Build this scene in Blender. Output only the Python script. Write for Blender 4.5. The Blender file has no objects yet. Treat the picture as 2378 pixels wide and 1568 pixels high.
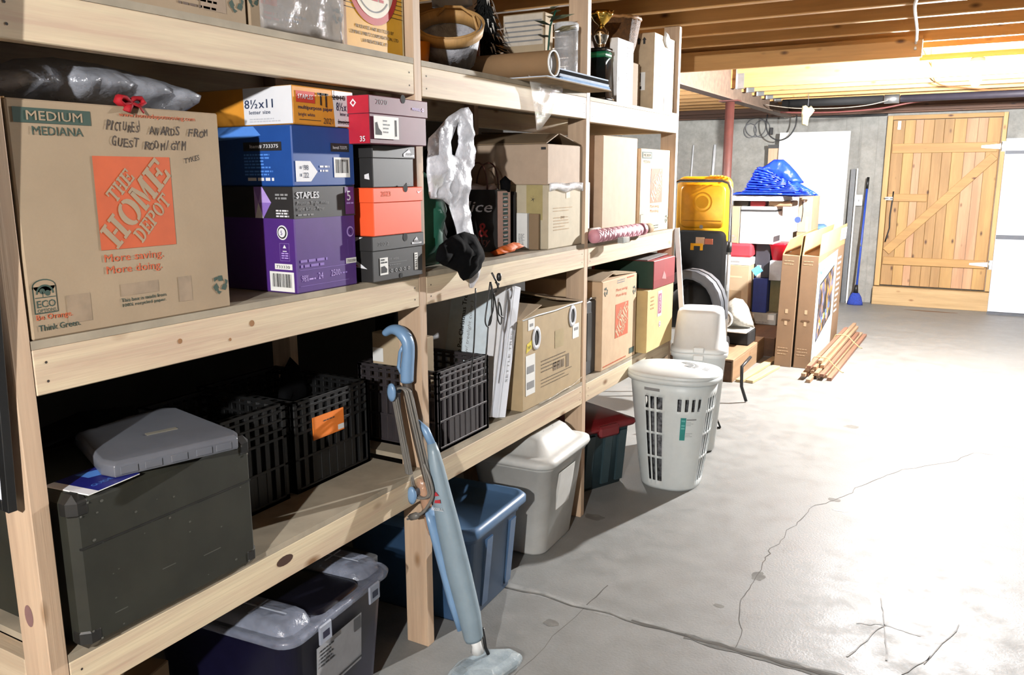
import bpy, bmesh, math, random
from mathutils import Vector, Matrix, geometry, noise
random.seed(7)
SC = bpy.context.scene
COL = SC.collection
PI = math.pi

# ------------------------------------------------------------------ camera, light, exposure
cam_d = bpy.data.cameras.new('camera')
cam = bpy.data.objects.new('camera', cam_d)
COL.objects.link(cam)
cR = Vector((0.870515, 0.492134, -0.002694))
cU = Vector((-0.093730, 0.171164, 0.980774))
cF = Vector((-0.483133, 0.853526, -0.195129))
m = Matrix((cR, cU, -cF)).transposed().to_4x4()
m.translation = Vector((1.5222, 0.0, 1.6044))
cam.matrix_world = m
cam_d.sensor_width = 36.0
cam_d.lens = 1902.69 / 2378.0 * 36.0
cam_d.clip_start = 0.05
cam_d.clip_end = 60
SC.camera = cam

w = bpy.data.worlds.new('dim_basement_air')
SC.world = w
w.use_nodes = True
w.node_tree.nodes['Background'].inputs[0].default_value = (0.9, 0.95, 1.0, 1)
w.node_tree.nodes['Background'].inputs[1].default_value = 0.002

SC.view_settings.view_transform = 'Standard'
SC.view_settings.look = 'None'
SC.view_settings.gamma = 1.0
SC.view_settings.use_curve_mapping = False
SC.view_settings.exposure = 0.0
LAMP_FAR = 27000.0      # bare bulb hanging past the shelves
LAMP_NEAR = 15500.0     # bare bulb behind the camera
LAMP_SIDE = 3800.0      # bare bulb beyond the girder
LAMP_COL = (1.0, 1.0, 1.0)

# ------------------------------------------------------------------ materials
def lin(c):
    if isinstance(c, str):
        c = [int(c[i:i + 2], 16) / 255 for i in (1, 3, 5)]
    return tuple((x / 12.92 if x <= 0.04045 else ((x + 0.055) / 1.055) ** 2.4) for x in c) + (1.0,)

MATS = {}
def newmat(name):
    mt = bpy.data.materials.new(name)
    mt.use_nodes = True
    return mt, mt.node_tree.nodes, mt.node_tree.links, mt.node_tree.nodes['Principled BSDF']

def mix_rgb(N, L, fac, a, b, blend='MIX'):
    n = N.new('ShaderNodeMix'); n.data_type = 'RGBA'; n.blend_type = blend
    for s, v in ((0, fac), (6, a), (7, b)):
        if hasattr(v, 'links') or hasattr(v, 'is_output'):
            L.new(v, n.inputs[s])
        else:
            n.inputs[s].default_value = v
    return n.outputs[2]

def coords(N, L, scale=(1, 1, 1), kind='Object'):
    tc = N.new('ShaderNodeTexCoord'); mp = N.new('ShaderNodeMapping')
    mp.inputs['Scale'].default_value = scale
    L.new(tc.outputs[kind], mp.inputs['Vector'])
    return mp.outputs['Vector']

def noise_fac(N, L, vec, scale, detail=4, rough=0.6, lo=0.35, hi=0.65):
    n = N.new('ShaderNodeTexNoise'); n.inputs['Scale'].default_value = scale
    n.inputs['Detail'].default_value = detail; n.inputs['Roughness'].default_value = rough
    L.new(vec, n.inputs['Vector'])
    r = N.new('ShaderNodeMapRange'); r.inputs['From Min'].default_value = lo; r.inputs['From Max'].default_value = hi
    L.new(n.outputs['Fac'], r.inputs['Value'])
    return r.outputs['Result']

def bump(N, L, B, h, strength, dist):
    b = N.new('ShaderNodeBump'); b.inputs['Strength'].default_value = strength; b.inputs['Distance'].default_value = dist
    L.new(h, b.inputs['Height']); L.new(b.outputs['Normal'], B.inputs['Normal'])

def plain(name, col, rough=0.5, var=0.08, scale=18, metal=0.0, bump_s=0.0, coat=0.0, spec=0.5):
    """Plain surface with a little uneven colour."""
    if name in MATS: return MATS[name]
    mt, N, L, B = newmat(name)
    c = lin(col); v = coords(N, L)
    f = noise_fac(N, L, v, scale)
    out = mix_rgb(N, L, f, tuple(x * (1 - var) for x in c[:3]) + (1,), tuple(min(1, x * (1 + var)) for x in c[:3]) + (1,))
    L.new(out, B.inputs['Base Color'])
    B.inputs['Roughness'].default_value = rough; B.inputs['Metallic'].default_value = metal
    B.inputs['Coat Weight'].default_value = coat; B.inputs['Specular IOR Level'].default_value = spec
    if bump_s: bump(N, L, B, noise_fac(N, L, v, scale * 4), bump_s, 0.004)
    MATS[name] = mt
    return mt

def wood(name, axis, c1, c2, knot='#7a5a3a', rough=0.65, knots=True, ring=11.0, seed=0.0):
    """Sawn softwood; grain stretched along axis, dark knots, mineral streaks."""
    if name in MATS: return MATS[name]
    mt, N, L, B = newmat(name)
    s = [ring, ring, ring]; s['xyz'.index(axis)] = 0.7
    tc = N.new('ShaderNodeTexCoord'); mp = N.new('ShaderNodeMapping')
    mp.inputs['Scale'].default_value = s; mp.inputs['Location'].default_value = (seed, seed * 1.7, seed * .6)
    info = N.new('ShaderNodeObjectInfo')
    add = N.new('ShaderNodeVectorMath'); add.operation = 'ADD'
    comb = N.new('ShaderNodeCombineXYZ')
    mul = N.new('ShaderNodeMath'); mul.operation = 'MULTIPLY'; mul.inputs[1].default_value = 37.0
    L.new(info.outputs['Random'], mul.inputs[0])
    for k in range(3): L.new(mul.outputs[0], comb.inputs[k])
    L.new(tc.outputs['Object'], add.inputs[0]); L.new(comb.outputs[0], add.inputs[1])
    L.new(add.outputs[0], mp.inputs['Vector'])
    v = mp.outputs['Vector']
    f1 = noise_fac(N, L, v, 1.6, 5, 0.65, 0.38, 0.62)
    base = mix_rgb(N, L, f1, lin(c1), lin(c2))
    s2 = [ring * 9] * 3; s2['xyz'.index(axis)] = 2.2
    mp2 = N.new('ShaderNodeMapping'); mp2.inputs['Scale'].default_value = s2; L.new(add.outputs[0], mp2.inputs['Vector'])
    f2 = noise_fac(N, L, mp2.outputs['Vector'], 1.0, 3, 0.6, 0.42, 0.72)
    dk = tuple(x * 0.74 for x in lin(c1)[:3]) + (1,)
    sc = N.new('ShaderNodeMath'); sc.operation = 'MULTIPLY'; sc.inputs[1].default_value = 0.55; L.new(f2, sc.inputs[0])
    base = mix_rgb(N, L, sc.outputs[0], base, dk)
    if knots:
        s3 = [9.0] * 3; s3['xyz'.index(axis)] = 4.2
        mp3 = N.new('ShaderNodeMapping'); mp3.inputs['Scale'].default_value = s3; L.new(add.outputs[0], mp3.inputs['Vector'])
        vo = N.new('ShaderNodeTexVoronoi'); vo.inputs['Scale'].default_value = 1.0; L.new(mp3.outputs['Vector'], vo.inputs['Vector'])
        r = N.new('ShaderNodeMapRange'); r.inputs['From Min'].default_value = 0.16; r.inputs['From Max'].default_value = 0.05
        L.new(vo.outputs['Distance'], r.inputs['Value'])
        base = mix_rgb(N, L, r.outputs['Result'], base, lin(knot))
    L.new(base, B.inputs['Base Color'])
    B.inputs['Roughness'].default_value = rough
    bump(N, L, B, f2, 0.15, 0.002)
    MATS[name] = mt
    return mt

def concrete(name, c1, c2, c3, rough=0.5, scale=1.0, bump_s=0.15):
    if name in MATS: return MATS[name]
    mt, N, L, B = newmat(name)
    v = coords(N, L)
    big = noise_fac(N, L, v, 1.3 * scale, 8, 0.66, 0.32, 0.68)
    mid = noise_fac(N, L, v, 7.0 * scale, 10, 0.74, 0.38, 0.66)
    fine = noise_fac(N, L, v, 110 * scale, 3, 0.6, 0.3, 0.7)
    base = mix_rgb(N, L, big, lin(c1), lin(c2))
    h = N.new('ShaderNodeMath'); h.operation = 'MULTIPLY'; h.inputs[1].default_value = 0.6; L.new(mid, h.inputs[0])
    base = mix_rgb(N, L, h.outputs[0], base, lin(c3))
    q = N.new('ShaderNodeMath'); q.operation = 'MULTIPLY'; q.inputs[1].default_value = 0.22; L.new(fine, q.inputs[0])
    base = mix_rgb(N, L, q.outputs[0], base, tuple(x * .7 for x in lin(c1)[:3]) + (1,))
    L.new(base, B.inputs['Base Color'])
    rr = N.new('ShaderNodeMapRange'); rr.inputs['To Min'].default_value = rough - .1; rr.inputs['To Max'].default_value = rough + .12
    B.inputs['Specular IOR Level'].default_value = 0.3
    L.new(mid, rr.inputs['Value']); L.new(rr.outputs['Result'], B.inputs['Roughness'])
    bump(N, L, B, fine, bump_s, 0.003)
    MATS[name] = mt
    return mt

def cardboard(name, col, var=0.07, rough=0.8):
    if name in MATS: return MATS[name]
    mt, N, L, B = newmat(name)
    c = lin(col); v = coords(N, L)
    f = noise_fac(N, L, v, 5, 5, 0.6); g = noise_fac(N, L, v, 160, 2, 0.5)
    a = mix_rgb(N, L, f, tuple(x * (1 - var) for x in c[:3]) + (1,), tuple(x * (1 + var) for x in c[:3]) + (1,))
    k = N.new('ShaderNodeMath'); k.operation = 'MULTIPLY'; k.inputs[1].default_value = 0.12; L.new(g, k.inputs[0])
    a = mix_rgb(N, L, k.outputs[0], a, tuple(x * .75 for x in c[:3]) + (1,))
    L.new(a, B.inputs['Base Color']); B.inputs['Roughness'].default_value = rough
    B.inputs['Specular IOR Level'].default_value = 0.25
    MATS[name] = mt
    return mt

def film(name, col, alpha=0.3, rough=0.08):
    """Thin clear or milky plastic film: partly see-through, glossy, crinkled."""
    if name in MATS: return MATS[name]
    mt, N, L, B = newmat(name)
    v = coords(N, L)
    B.inputs['Base Color'].default_value = lin(col)
    B.inputs['Roughness'].default_value = rough
    f = noise_fac(N, L, v, 14, 5, 0.6, 0.3, 0.7)
    r = N.new('ShaderNodeMapRange'); r.inputs['To Min'].default_value = alpha * .6; r.inputs['To Max'].default_value = min(1, alpha * 1.5)
    L.new(f, r.inputs['Value']); L.new(r.outputs['Result'], B.inputs['Alpha'])
    bump(N, L, B, noise_fac(N, L, v, 26, 5, 0.6), 0.35, 0.006)
    MATS[name] = mt
    return mt

def emit(name, col, strength):
    mt, N, L, B = newmat(name)
    e = N.new('ShaderNodeEmission'); e.inputs[0].default_value = tuple(col) + (1,); e.inputs[1].default_value = strength
    L.new(e.outputs[0], N['Material Output'].inputs[0]) if False else L.new(e.outputs[0], [n for n in N if n.type == 'OUTPUT_MATERIAL'][0].inputs[0])
    return mt

# ------------------------------------------------------------------ mesh builder
TEXT_CACHE = {}
def text_geo(s, bold=0.0, shear=0.0, spacing=1.0):
    key = (s, bold, shear, spacing)
    if key not in TEXT_CACHE:
        cu = bpy.data.curves.new('lettering', 'FONT')
        cu.body = s; cu.size = 1.0; cu.offset = bold; cu.shear = shear; cu.resolution_u = 2; cu.space_character = spacing
        ob = bpy.data.objects.new('lettering', cu); COL.objects.link(ob)
        dg = bpy.context.evaluated_depsgraph_get()
        me = ob.evaluated_get(dg).to_mesh()
        vs = [tuple(v.co) for v in me.vertices]; fs = [tuple(p.vertices) for p in me.polygons]
        ob.evaluated_get(dg).to_mesh_clear()
        bpy.data.objects.remove(ob); bpy.data.curves.remove(cu)
        x0 = min(v[0] for v in vs); x1 = max(v[0] for v in vs); y0 = min(v[1] for v in vs); y1 = max(v[1] for v in vs)
        TEXT_CACHE[key] = ([((a - x0), (b - y0)) for a, b, _ in vs], fs, x1 - x0, y1 - y0)
    return TEXT_CACHE[key]

def spl(pts, n=6):
    """Smooth curve through the given points."""
    P = [Vector(p) for p in pts]; out = []
    for i in range(len(P) - 1):
        p0, p1, p2, p3 = P[max(i - 1, 0)], P[i], P[i + 1], P[min(i + 2, len(P) - 1)]
        for q in range(n):
            s = q / n; out.append(.5 * ((2 * p1) + (p2 - p0) * s + (2 * p0 - 5 * p1 + 4 * p2 - p3) * s * s + (3 * p1 - p0 - 3 * p2 + p3) * s ** 3))
    return out + [P[-1]]

class MB:
    """Collects geometry of several materials into one mesh."""
    def __init__(self):
        self.v = []; self.f = []; self.m = []; self.mats = []; self.sm = []
    def mi(self, mat):
        if mat not in self.mats: self.mats.append(mat)
        return self.mats.index(mat)
    def add(self, vs, fs, mat, smooth=False):
        o = len(self.v); k = self.mi(mat)
        self.v += [tuple(p) for p in vs]
        for f in fs:
            self.f.append(tuple(i + o for i in f)); self.m.append(k); self.sm.append(smooth)
        return self
    def box(self, x0, x1, y0, y1, z0, z1, mat, ch=0.0):
        c = Vector(((x0 + x1) / 2, (y0 + y1) / 2, (z0 + z1) / 2))
        return self.obox(c, (abs(x1 - x0), abs(y1 - y0), abs(z1 - z0)), mat, ch=ch)
    def obox(self, c, size, mat, rot=None, ch=0.0):
        hx, hy, hz = [s / 2 for s in size]
        ch = min(ch, hx * .9, hy * .9, hz * .9)
        pts = []; fs = []
        if ch <= 0:
            pts = [Vector((sx * hx, sy * hy, sz * hz)) for sz in (-1, 1) for sy in (-1, 1) for sx in (-1, 1)]
            fs = [(0, 2, 3, 1), (4, 5, 7, 6), (0, 1, 5, 4), (2, 6, 7, 3), (0, 4, 6, 2), (1, 3, 7, 5)]
        else:
            idx = {}
            for sx in (-1, 1):
                for sy in (-1, 1):
                    for sz in (-1, 1):
                        for ax in range(3):
                            p = [sx * (hx - ch), sy * (hy - ch), sz * (hz - ch)]
                            p[ax] = (sx * hx, sy * hy, sz * hz)[ax]
                            idx[(sx, sy, sz, ax)] = len(pts); pts.append(Vector(p))
            S = (-1, 1)
            for ax in range(3):
                o = [a for a in range(3) if a != ax]
                for s in S:
                    q = []
                    for a, b in ((-1, -1), (1, -1), (1, 1), (-1, 1)):
                        k = [0, 0, 0]; k[ax] = s; k[o[0]] = a; k[o[1]] = b
                        q.append(idx[tuple(k) + (ax,)])
                    if (s < 0) != (ax == 1): q.reverse()
                    fs.append(tuple(q))
            for ax in range(3):      # edges parallel to ax
                o = [a for a in range(3) if a != ax]
                for a in S:
                    for b in S:
                        def K(t, which):
                            k = [0, 0, 0]; k[ax] = t; k[o[0]] = a; k[o[1]] = b
                            return idx[tuple(k) + (which,)]
                        q = [K(-1, o[0]), K(1, o[0]), K(1, o[1]), K(-1, o[1])]
                        fs.append(tuple(q))
            for sx in S:
                for sy in S:
                    for sz in S:
                        fs.append(tuple(idx[(sx, sy, sz, a)] for a in range(3)))
        c = Vector(c)
        if rot is not None: pts = [rot @ p for p in pts]
        return self.add([c + p for p in pts], fs, mat)
    def bar(self, a, b, wid, thk, mat, up=(0, 0, 1), ch=0.0):
        """Rectangular bar from a to b; wid across, thk along 'up'."""
        a = Vector(a); b = Vector(b); d = (b - a); l = d.length; d.normalize()
        s = d.cross(Vector(up)).normalized(); u = s.cross(d).normalized()
        R = Matrix((d, s, u)).transposed()
        return self.obox((a + b) / 2, (l, wid, thk), mat, rot=R, ch=ch)
    def tube(self, path, r, mat, n=8, caps=True, flat=None):
        P = [Vector(p) for p in path]; k = len(P)
        rs = r if isinstance(r, (list, tuple)) else [r] * k
        vs = []; prev = None
        for i in range(k):
            t = (P[min(i + 1, k - 1)] - P[max(i - 1, 0)]).normalized()
            if prev is None:
                ref = Vector((0, 0, 1)) if abs(t.z) < .9 else Vector((1, 0, 0))
                s = t.cross(ref).normalized()
            else:
                s = (prev - t * prev.dot(t)).normalized()
            prev = s; u = t.cross(s)
            for j in range(n):
                a = 2 * PI * j / n
                e = rs[i] if not flat else rs[i]
                vs.append(P[i] + s * (math.cos(a) * e * (flat[0] if flat else 1)) + u * (math.sin(a) * e * (flat[1] if flat else 1)))
        fs = []
        for i in range(k - 1):
            for j in range(n):
                fs.append((i * n + j, i * n + (j + 1) % n, (i + 1) * n + (j + 1) % n, (i + 1) * n + j))
        if caps:
            fs.append(tuple(reversed(range(n)))); fs.append(tuple(range((k - 1) * n, k * n)))
        return self.add(vs, fs, mat, True)
    def loft(self, rings, mat, cap0=True, cap1=True, smooth=True):
        n = len(rings[0]); vs = [p for r in rings for p in r]; fs = []
        for i in range(len(rings) - 1):
            for j in range(n):
                fs.append((i * n + j, i * n + (j + 1) % n, (i + 1) * n + (j + 1) % n, (i + 1) * n + j))
        if cap0: fs.append(tuple(reversed(range(n))))
        if cap1: fs.append(tuple(range((len(rings) - 1) * n, len(rings) * n)))
        return self.add(vs, fs, mat, smooth)
    def lathe(self, prof, c, mat, n=24, sx=1.0, sy=1.0, wob=None, caps=True):
        rings = []
        for r, z in prof:
            rings.append([(c[0] + r * sx * math.cos(2 * PI * j / n) * (wob(j, z) if wob else 1), c[1] + r * sy * math.sin(2 * PI * j / n) * (wob(j, z) if wob else 1), c[2] + z) for j in range(n)])
        hollow = Vector(prof[0]).to_2d() == Vector(prof[-1]).to_2d() or not caps
        return self.loft(rings, mat, prof[0][0] > 1e-4 and not hollow, prof[-1][0] > 1e-4 and not hollow)
    def rrect(self, cx, cy, z, hx, hy, r, n=5):
        """Ring of points: rounded rectangle."""
        out = []
        for q, (sx, sy) in enumerate(((1, 1), (-1, 1), (-1, -1), (1, -1))):
            for i in range(n + 1):
                a = PI / 2 * (q + i / n)
                out.append((cx + sx * (hx - r) + r * math.cos(a), cy + sy * (hy - r) + r * math.sin(a), z))
        return out
    def quad(self, pts, mat):
        return self.add(pts, [tuple(range(len(pts)))], mat)
    # flat printing on a face: o origin, u right, v up (unit vectors)
    def rect(self, o, u, v, a0, a1, b0, b1, mat):
        o, u, v = Vector(o), Vector(u), Vector(v)
        return self.quad([o + u * a0 + v * b0, o + u * a1 + v * b0, o + u * a1 + v * b1, o + u * a0 + v * b1], mat)
    def poly(self, o, u, v, pts, mat):
        o, u, v = Vector(o), Vector(u), Vector(v)
        return self.quad([o + u * a + v * b for a, b in pts], mat)
    def ring(self, o, u, v, ca, cb, r0, r1, mat, n=28, a0=0.0, a1=2 * PI, sy=1.0):
        o, u, v = Vector(o), Vector(u), Vector(v)
        vs = []; fs = []
        full = abs(a1 - a0 - 2 * PI) < 1e-6
        for i in range(n + (0 if full else 1)):
            a = a0 + (a1 - a0) * i / n
            for r in (r0, r1):
                vs.append(o + u * (ca + r * math.cos(a)) + v * (cb + r * sy * math.sin(a)))
        for i in range(n):
            j = (i + 1) % n if full else i + 1
            fs.append((2 * i, 2 * i + 1, 2 * j + 1, 2 * j))
        return self.add(vs, fs, mat)
    def disc(self, o, u, v, ca, cb, r, mat, n=24, sy=1.0):
        return self.poly(o, u, v, [(ca + r * math.cos(2 * PI * i / n), cb + r * sy * math.sin(2 * PI * i / n)) for i in range(n)], mat)
    def text(self, s, o, u, v, a, b, h, mat, width=None, bold=0.0, shear=0.0, rot=0.0, center=False):
        """Flat lettering, lower-left at (a, b), cap height about h."""
        if bold > 0:                                   # heavier strokes: the same word laid down twice more, a hair apart
            nn = Vector(u).cross(Vector(v)).normalized() * .00012; k_ = bold * h * 1.1
            for i, (dx, dy) in enumerate(((k_, k_ * .5), (-k_, -k_ * .5))):
                self.text(s, Vector(o) + nn * (i + 1), u, v, a + dx, b + dy, h, mat, width, 0.0, shear, rot, center)
        pts, fs, tw, th = text_geo(s, 0.0, shear)
        ky = h / th if not any(ch in s for ch in 'gjpqy,') else h / th * 1.15
        kx = (width / tw) if width else ky
        o, u, v = Vector(o), Vector(u), Vector(v)
        cr, sr = math.cos(rot), math.sin(rot)
        out = []
        for x, y in pts:
            X = x * kx - (tw * kx / 2 if center else 0); Y = y * ky - (th * ky / 2 if center else 0)
            out.append(o + u * (a + X * cr - Y * sr) + v * (b + X * sr + Y * cr))
        return self.add(out, fs, mat)
    def puff(self, outline, frame, thick, mat, holes=(), step=0.02, rough=0.006, seed=0.0, flat_back=False, power=0.5):
        """Soft sack: 2-D outline in the plane of frame=(o, u, v, n) swollen to both sides."""
        o, u, v, n = [Vector(t) for t in frame]
        loops = [list(outline)] + [list(h) for h in holes]
        def dens(lp):
            r = []
            for i in range(len(lp)):
                a = Vector(lp[i]); b = Vector(lp[(i + 1) % len(lp)]); k = max(1, int((b - a).length / step))
                r += [a.lerp(b, t / k) for t in range(k)]
            return r
        loops = [dens(l) for l in loops]
        pts = []; edges = []
        for lp in loops:
            o0 = len(pts); pts += lp; edges += [(o0 + i, o0 + (i + 1) % len(lp)) for i in range(len(lp))]
        nb = len(pts)
        def inside(p):
            c = False
            for lp in loops:
                for i in range(len(lp)):
                    a, b = lp[i], lp[(i + 1) % len(lp)]
                    if (a[1] > p[1]) != (b[1] > p[1]) and p[0] < (b[0] - a[0]) * (p[1] - a[1]) / (b[1] - a[1]) + a[0]: c = not c
            return c
        def dist(p):
            best = 1e9
            for i, j in edges:
                a, b = pts[i], pts[j]; d = b - a; t = max(0, min(1, (p - a).dot(d) / max(d.length_squared, 1e-12)))
                best = min(best, (a + d * t - p).length)
            return best
        xs = [p[0] for p in loops[0]]; ys = [p[1] for p in loops[0]]
        inner = []; row = 0; y = min(ys) + step * .6
        while y < max(ys):
            x = min(xs) + (step * .5 if row % 2 else 0)
            while x < max(xs):
                p = Vector((x, y))
                if inside(p):
                    d = dist(p)
                    if d > step * .45: inner.append((p, d))
                x += step
            y += step * .87; row += 1
        dm = max([d for _, d in inner], default=1e-3)
        res = geometry.delaunay_2d_cdt(pts + [p for p, _ in inner], edges, [], 0, 1e-6)
        vv, ee, ff = res[0], res[1], res[2]
        ff = [f for f in ff if inside(sum((vv[i] for i in f), Vector((0, 0))) / len(f))]
        front = []; back = []
        for p in vv:
            d = dist(p); h = thick * (min(1, d / dm) ** power)
            nz = noise.noise(Vector((p[0] * 13 + seed, p[1] * 13, seed))) * rough * 2 + noise.noise(Vector((p[0] * 34 + seed, p[1] * 34, seed + 3))) * rough
            k = min(1, d / (step * 1.2))
            base = o + u * p[0] + v * p[1]
            front.append(base + n * (h + nz * k)); back.append(base + n * ((-h * (0.15 if flat_back else 1)) + nz * k * .8))
        nv = len(vv)
        self.add(front + back, [tuple(f) for f in ff] + [tuple(i + nv for i in reversed(f)) for f in ff], mat, True)
        return self
    def build(self, name, parent=None, loc=None, mods=(), label=None):
        me = bpy.data.meshes.new(name)
        me.from_pydata([tuple(p) for p in self.v], [], self.f)
        for mt in self.mats: me.materials.append(mt)
        me.polygons.foreach_set('material_index', self.m)
        me.polygons.foreach_set('use_smooth', self.sm)
        me.update()
        bm = bmesh.new(); bm.from_mesh(me)
        bmesh.ops.remove_doubles(bm, verts=bm.verts, dist=1e-6)
        bmesh.ops.recalc_face_normals(bm, faces=bm.faces)
        bm.to_mesh(me); bm.free()
        ob = bpy.data.objects.new(name, me); COL.objects.link(ob)
        if parent is not None: ob.parent = parent
        if loc is not None: ob.location = loc
        for kind, kw in mods:
            md = ob.modifiers.new(kind.lower(), kind)
            for k, val in kw.items(): setattr(md, k, val)
        if label: ob['label'] = label
        return ob

def flap(t, pts, mat, th=.004):
    """A carton flap: a sheet between four corners."""
    b = MB(); b.quad(pts, mat)
    return b.build('flap', t, mods=(('SOLIDIFY', dict(thickness=th)),))
def tag(o, label, cat, group=None, kind=None):
    o['label'] = label; o['category'] = cat
    if group: o['group'] = group
    if kind: o['kind'] = kind
    return o
def thing(name, label, cat, loc=(0, 0, 0), rz=0.0, group=None, rot=None):
    o = bpy.data.objects.new(name, None); COL.objects.link(o)
    o.empty_display_size = 0.05; o.location = loc
    o.rotation_euler = rot if rot else (0, 0, rz)
    return tag(o, label, cat, group)
def struct(name, mb, parent=None):
    o = mb.build(name, parent)
    o['kind'] = 'structure'
    return o
X, Yv, Zv = Vector((1, 0, 0)), Vector((0, 1, 0)), Vector((0, 0, 1))
NX, NY = -X, -Yv
E = 0.0012     # printing stands this far off its sheet

# ------------------------------------------------------------------ shared materials
M_floor = concrete('floor_concrete', '#7a7a77', '#6f6f6c', '#8a8a87', rough=0.53)
M_wall = concrete('wall_concrete', '#858480', '#96958f', '#6c6b67', rough=0.85, scale=1.4)
M_crack = plain('crack_dark', '#4a4742', 0.9)
M_crackl = plain('joint_dirt', '#5c5a55', 0.9, var=0.3, scale=9)
M_stain = plain('floor_stain', '#5f5d58', 0.8, var=0.3, scale=14)
M_chalk = plain('chalky_residue', '#9c9c9b', 0.8, var=0.2, scale=30)
M_postw = wood('stud_pine', 'z', '#bfa488', '#a98f76')
M_beamw = wood('board_pine', 'y', '#cdbc9c', '#b59c84', ring=13)
M_railw = wood('rail_pine', 'x', '#c3b094', '#ab957b')
M_ply = plain('plywood_grey', '#918673', 0.75, var=0.18, scale=7)
M_joist = wood('joist_fir', 'x', '#bf9258', '#a87c46', knot='#4c2c12', ring=7)
M_subfl = wood('subfloor_board', 'y', '#7a5430', '#6b4826', knot='#4a2e16', ring=5)
M_brownb = wood('rim_board', 'x', '#5f3f2c', '#4c3122', knot='#33201a')
M_nail = plain('nail_hole', '#2c241c', 0.7)
M_steelred = plain('red_oxide_paint', '#44201a', 0.6, var=0.12)
M_steel = plain('girder_primer', '#5c4c40', 0.7, var=0.2, metal=0.0)
M_galv = plain('galvanised', '#a8abad', 0.35, metal=0.85, var=0.1)
M_black = plain('black_plastic', '#151515', 0.42, var=0.2)
M_blackm = plain('matt_black', '#0e0e0f', 0.8, var=0.2)
M_white = plain('white_plastic', '#d9d9d6', 0.4, var=0.03)
M_wpaint = plain('white_paint', '#cfd0d0', 0.45, var=0.03)
M_cb = cardboard('cardboard_tan', '#95826a')
M_cbl = cardboard('cardboard_light', '#a8967b')
M_cbd = cardboard('cardboard_dark', '#806c54')
M_cbp = cardboard('cardboard_inner', '#b1946b')
M_orange = plain('print_orange', '#b04e26', 0.75, var=0.06)
M_dkgreen = plain('print_green', '#2f4238', 0.8, var=0.06)
M_ink = plain('marker_ink', '#3d322a', 0.8)
M_inkb = plain('print_black', '#1f1f20', 0.7)
M_grey = plain('print_grey', '#7d7d7d', 0.7)
M_lab = plain('label_paper', '#d3d2cd', 0.6, var=0.03)
M_tape = film('clear_tape', '#c8bfae', 0.28, 0.1)
M_chrome = plain('chrome', '#c9c9c9', 0.16, metal=1.0, var=0.03)

# ------------------------------------------------------------------ room shell
JZ = 2.40        # underside of the joists
b = MB(); b.box(-3.2, 4.4, -4.6, 11.5, -0.12, 0.0, M_floor)
def strip(pts, wd, mat, z=0.0008):
    """One continuous ribbon of uneven width lying on the slab."""
    P = [Vector((p[0], p[1])) for p in pts]; n = len(P); vs = []
    for i in range(n):
        d = (P[min(i + 1, n - 1)] - P[max(i - 1, 0)]).normalized(); nrm = Vector((-d.y, d.x))
        w0 = wd * (0.55 + 0.9 * abs(noise.noise(Vector((P[i].x * 9, P[i].y * 9, 1))))) / 2
        for q in (P[i] + nrm * w0, P[i] - nrm * w0): vs.append((q.x, q.y, z))
    b.add(vs, [(2 * i, 2 * i + 2, 2 * i + 3, 2 * i + 1) for i in range(n - 1)], mat)
def wander(a, c, n, amp, seed):
    out = []
    for i in range(n + 1):
        t = i / n; p = Vector(a).lerp(Vector(c), t)
        d = (Vector(c) - Vector(a)).normalized(); k = amp * noise.noise(Vector((t * n * .55, seed, 2)))
        out.append((p.x - d.y * k, p.y + d.x * k))
    return out
M_halo = plain('joint_halo', '#7c7c79', 0.8, var=0.22, scale=16)
strip(wander((-0.1, 2.61), (2.6, 2.60), 40, 0.02, 21), 0.05, M_halo, 0.0004)
strip(wander((-0.4, 2.6), (3.9, 2.585), 60, 0.018, 1), 0.011, M_crackl, 0.0016)
strip(wander((0.75, 2.595), (1.7, 2.59), 30, 0.02, 23), 0.05, plain('joint_grime', '#5b5a56', .85, var=.3, scale=20), 0.0012)
strip(wander((0.55, 2.6), (1.6, 2.59), 26, 0.012, 1), 0.017, M_crack, 0.002)
strip(wander((0.372, 2.80), (0.362, 2.62), 5, 0.01, 5), 0.006, M_crack)
strip(wander((0.362, 2.6), (0.30, 1.2), 18, 0.012, 6), 0.004, M_crackl)
cr = [(0.927, 2.60), (0.925, 2.70), (0.885, 2.83), (0.862, 2.95), (0.868, 3.08), (0.872, 3.20), (0.868, 3.33), (0.86, 3.42),
      (0.885, 3.55), (0.90, 3.72), (0.925, 3.86), (0.94, 4.02), (1.0, 4.12), (1.07, 4.27), (1.11, 4.42), (1.2, 4.62), (1.28, 4.8), (1.5, 5.05), (1.62, 5.3), (1.75, 5.33)]
crk = []
for i in range(len(cr) - 1): crk += wander(cr[i], cr[i + 1], 4, 0.02, i)[:-1]
strip(crk, 0.004, M_crack)
def blot(cx, cy, rx, ry, mat, seed, z=0.0006, n=22, rag=0.45):
    b.quad([(cx + rx * (1 + rag * noise.noise(Vector((math.cos(t) * 1.7, math.sin(t) * 1.7, seed)))) * math.cos(t),
             cy + ry * (1 + rag * noise.noise(Vector((math.cos(t) * 1.7, math.sin(t) * 1.7, seed)))) * math.sin(t), z) for t in [2 * PI * i / n for i in range(n)]], mat)
blot(0.055, 3.385, 0.05, 0.03, M_stain, 3); blot(0.873, 3.17, 0.026, 0.045, M_stain, 4); blot(0.30, 2.44, 0.03, 0.022, M_stain, 5)
blot(1.02, 4.16, 0.035, 0.02, M_stain, 8); blot(1.06, 4.03, 0.03, 0.012, M_chalk, 9); blot(0.80, 2.86, 0.02, 0.012, M_stain, 12)
blot(0.93, 5.5, 0.045, 0.04, M_stain, 14); blot(1.12, 10.78, 0.28, 0.03, plain('rust_stain', '#6a4c33', .8), 15, rag=0.3)
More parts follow.
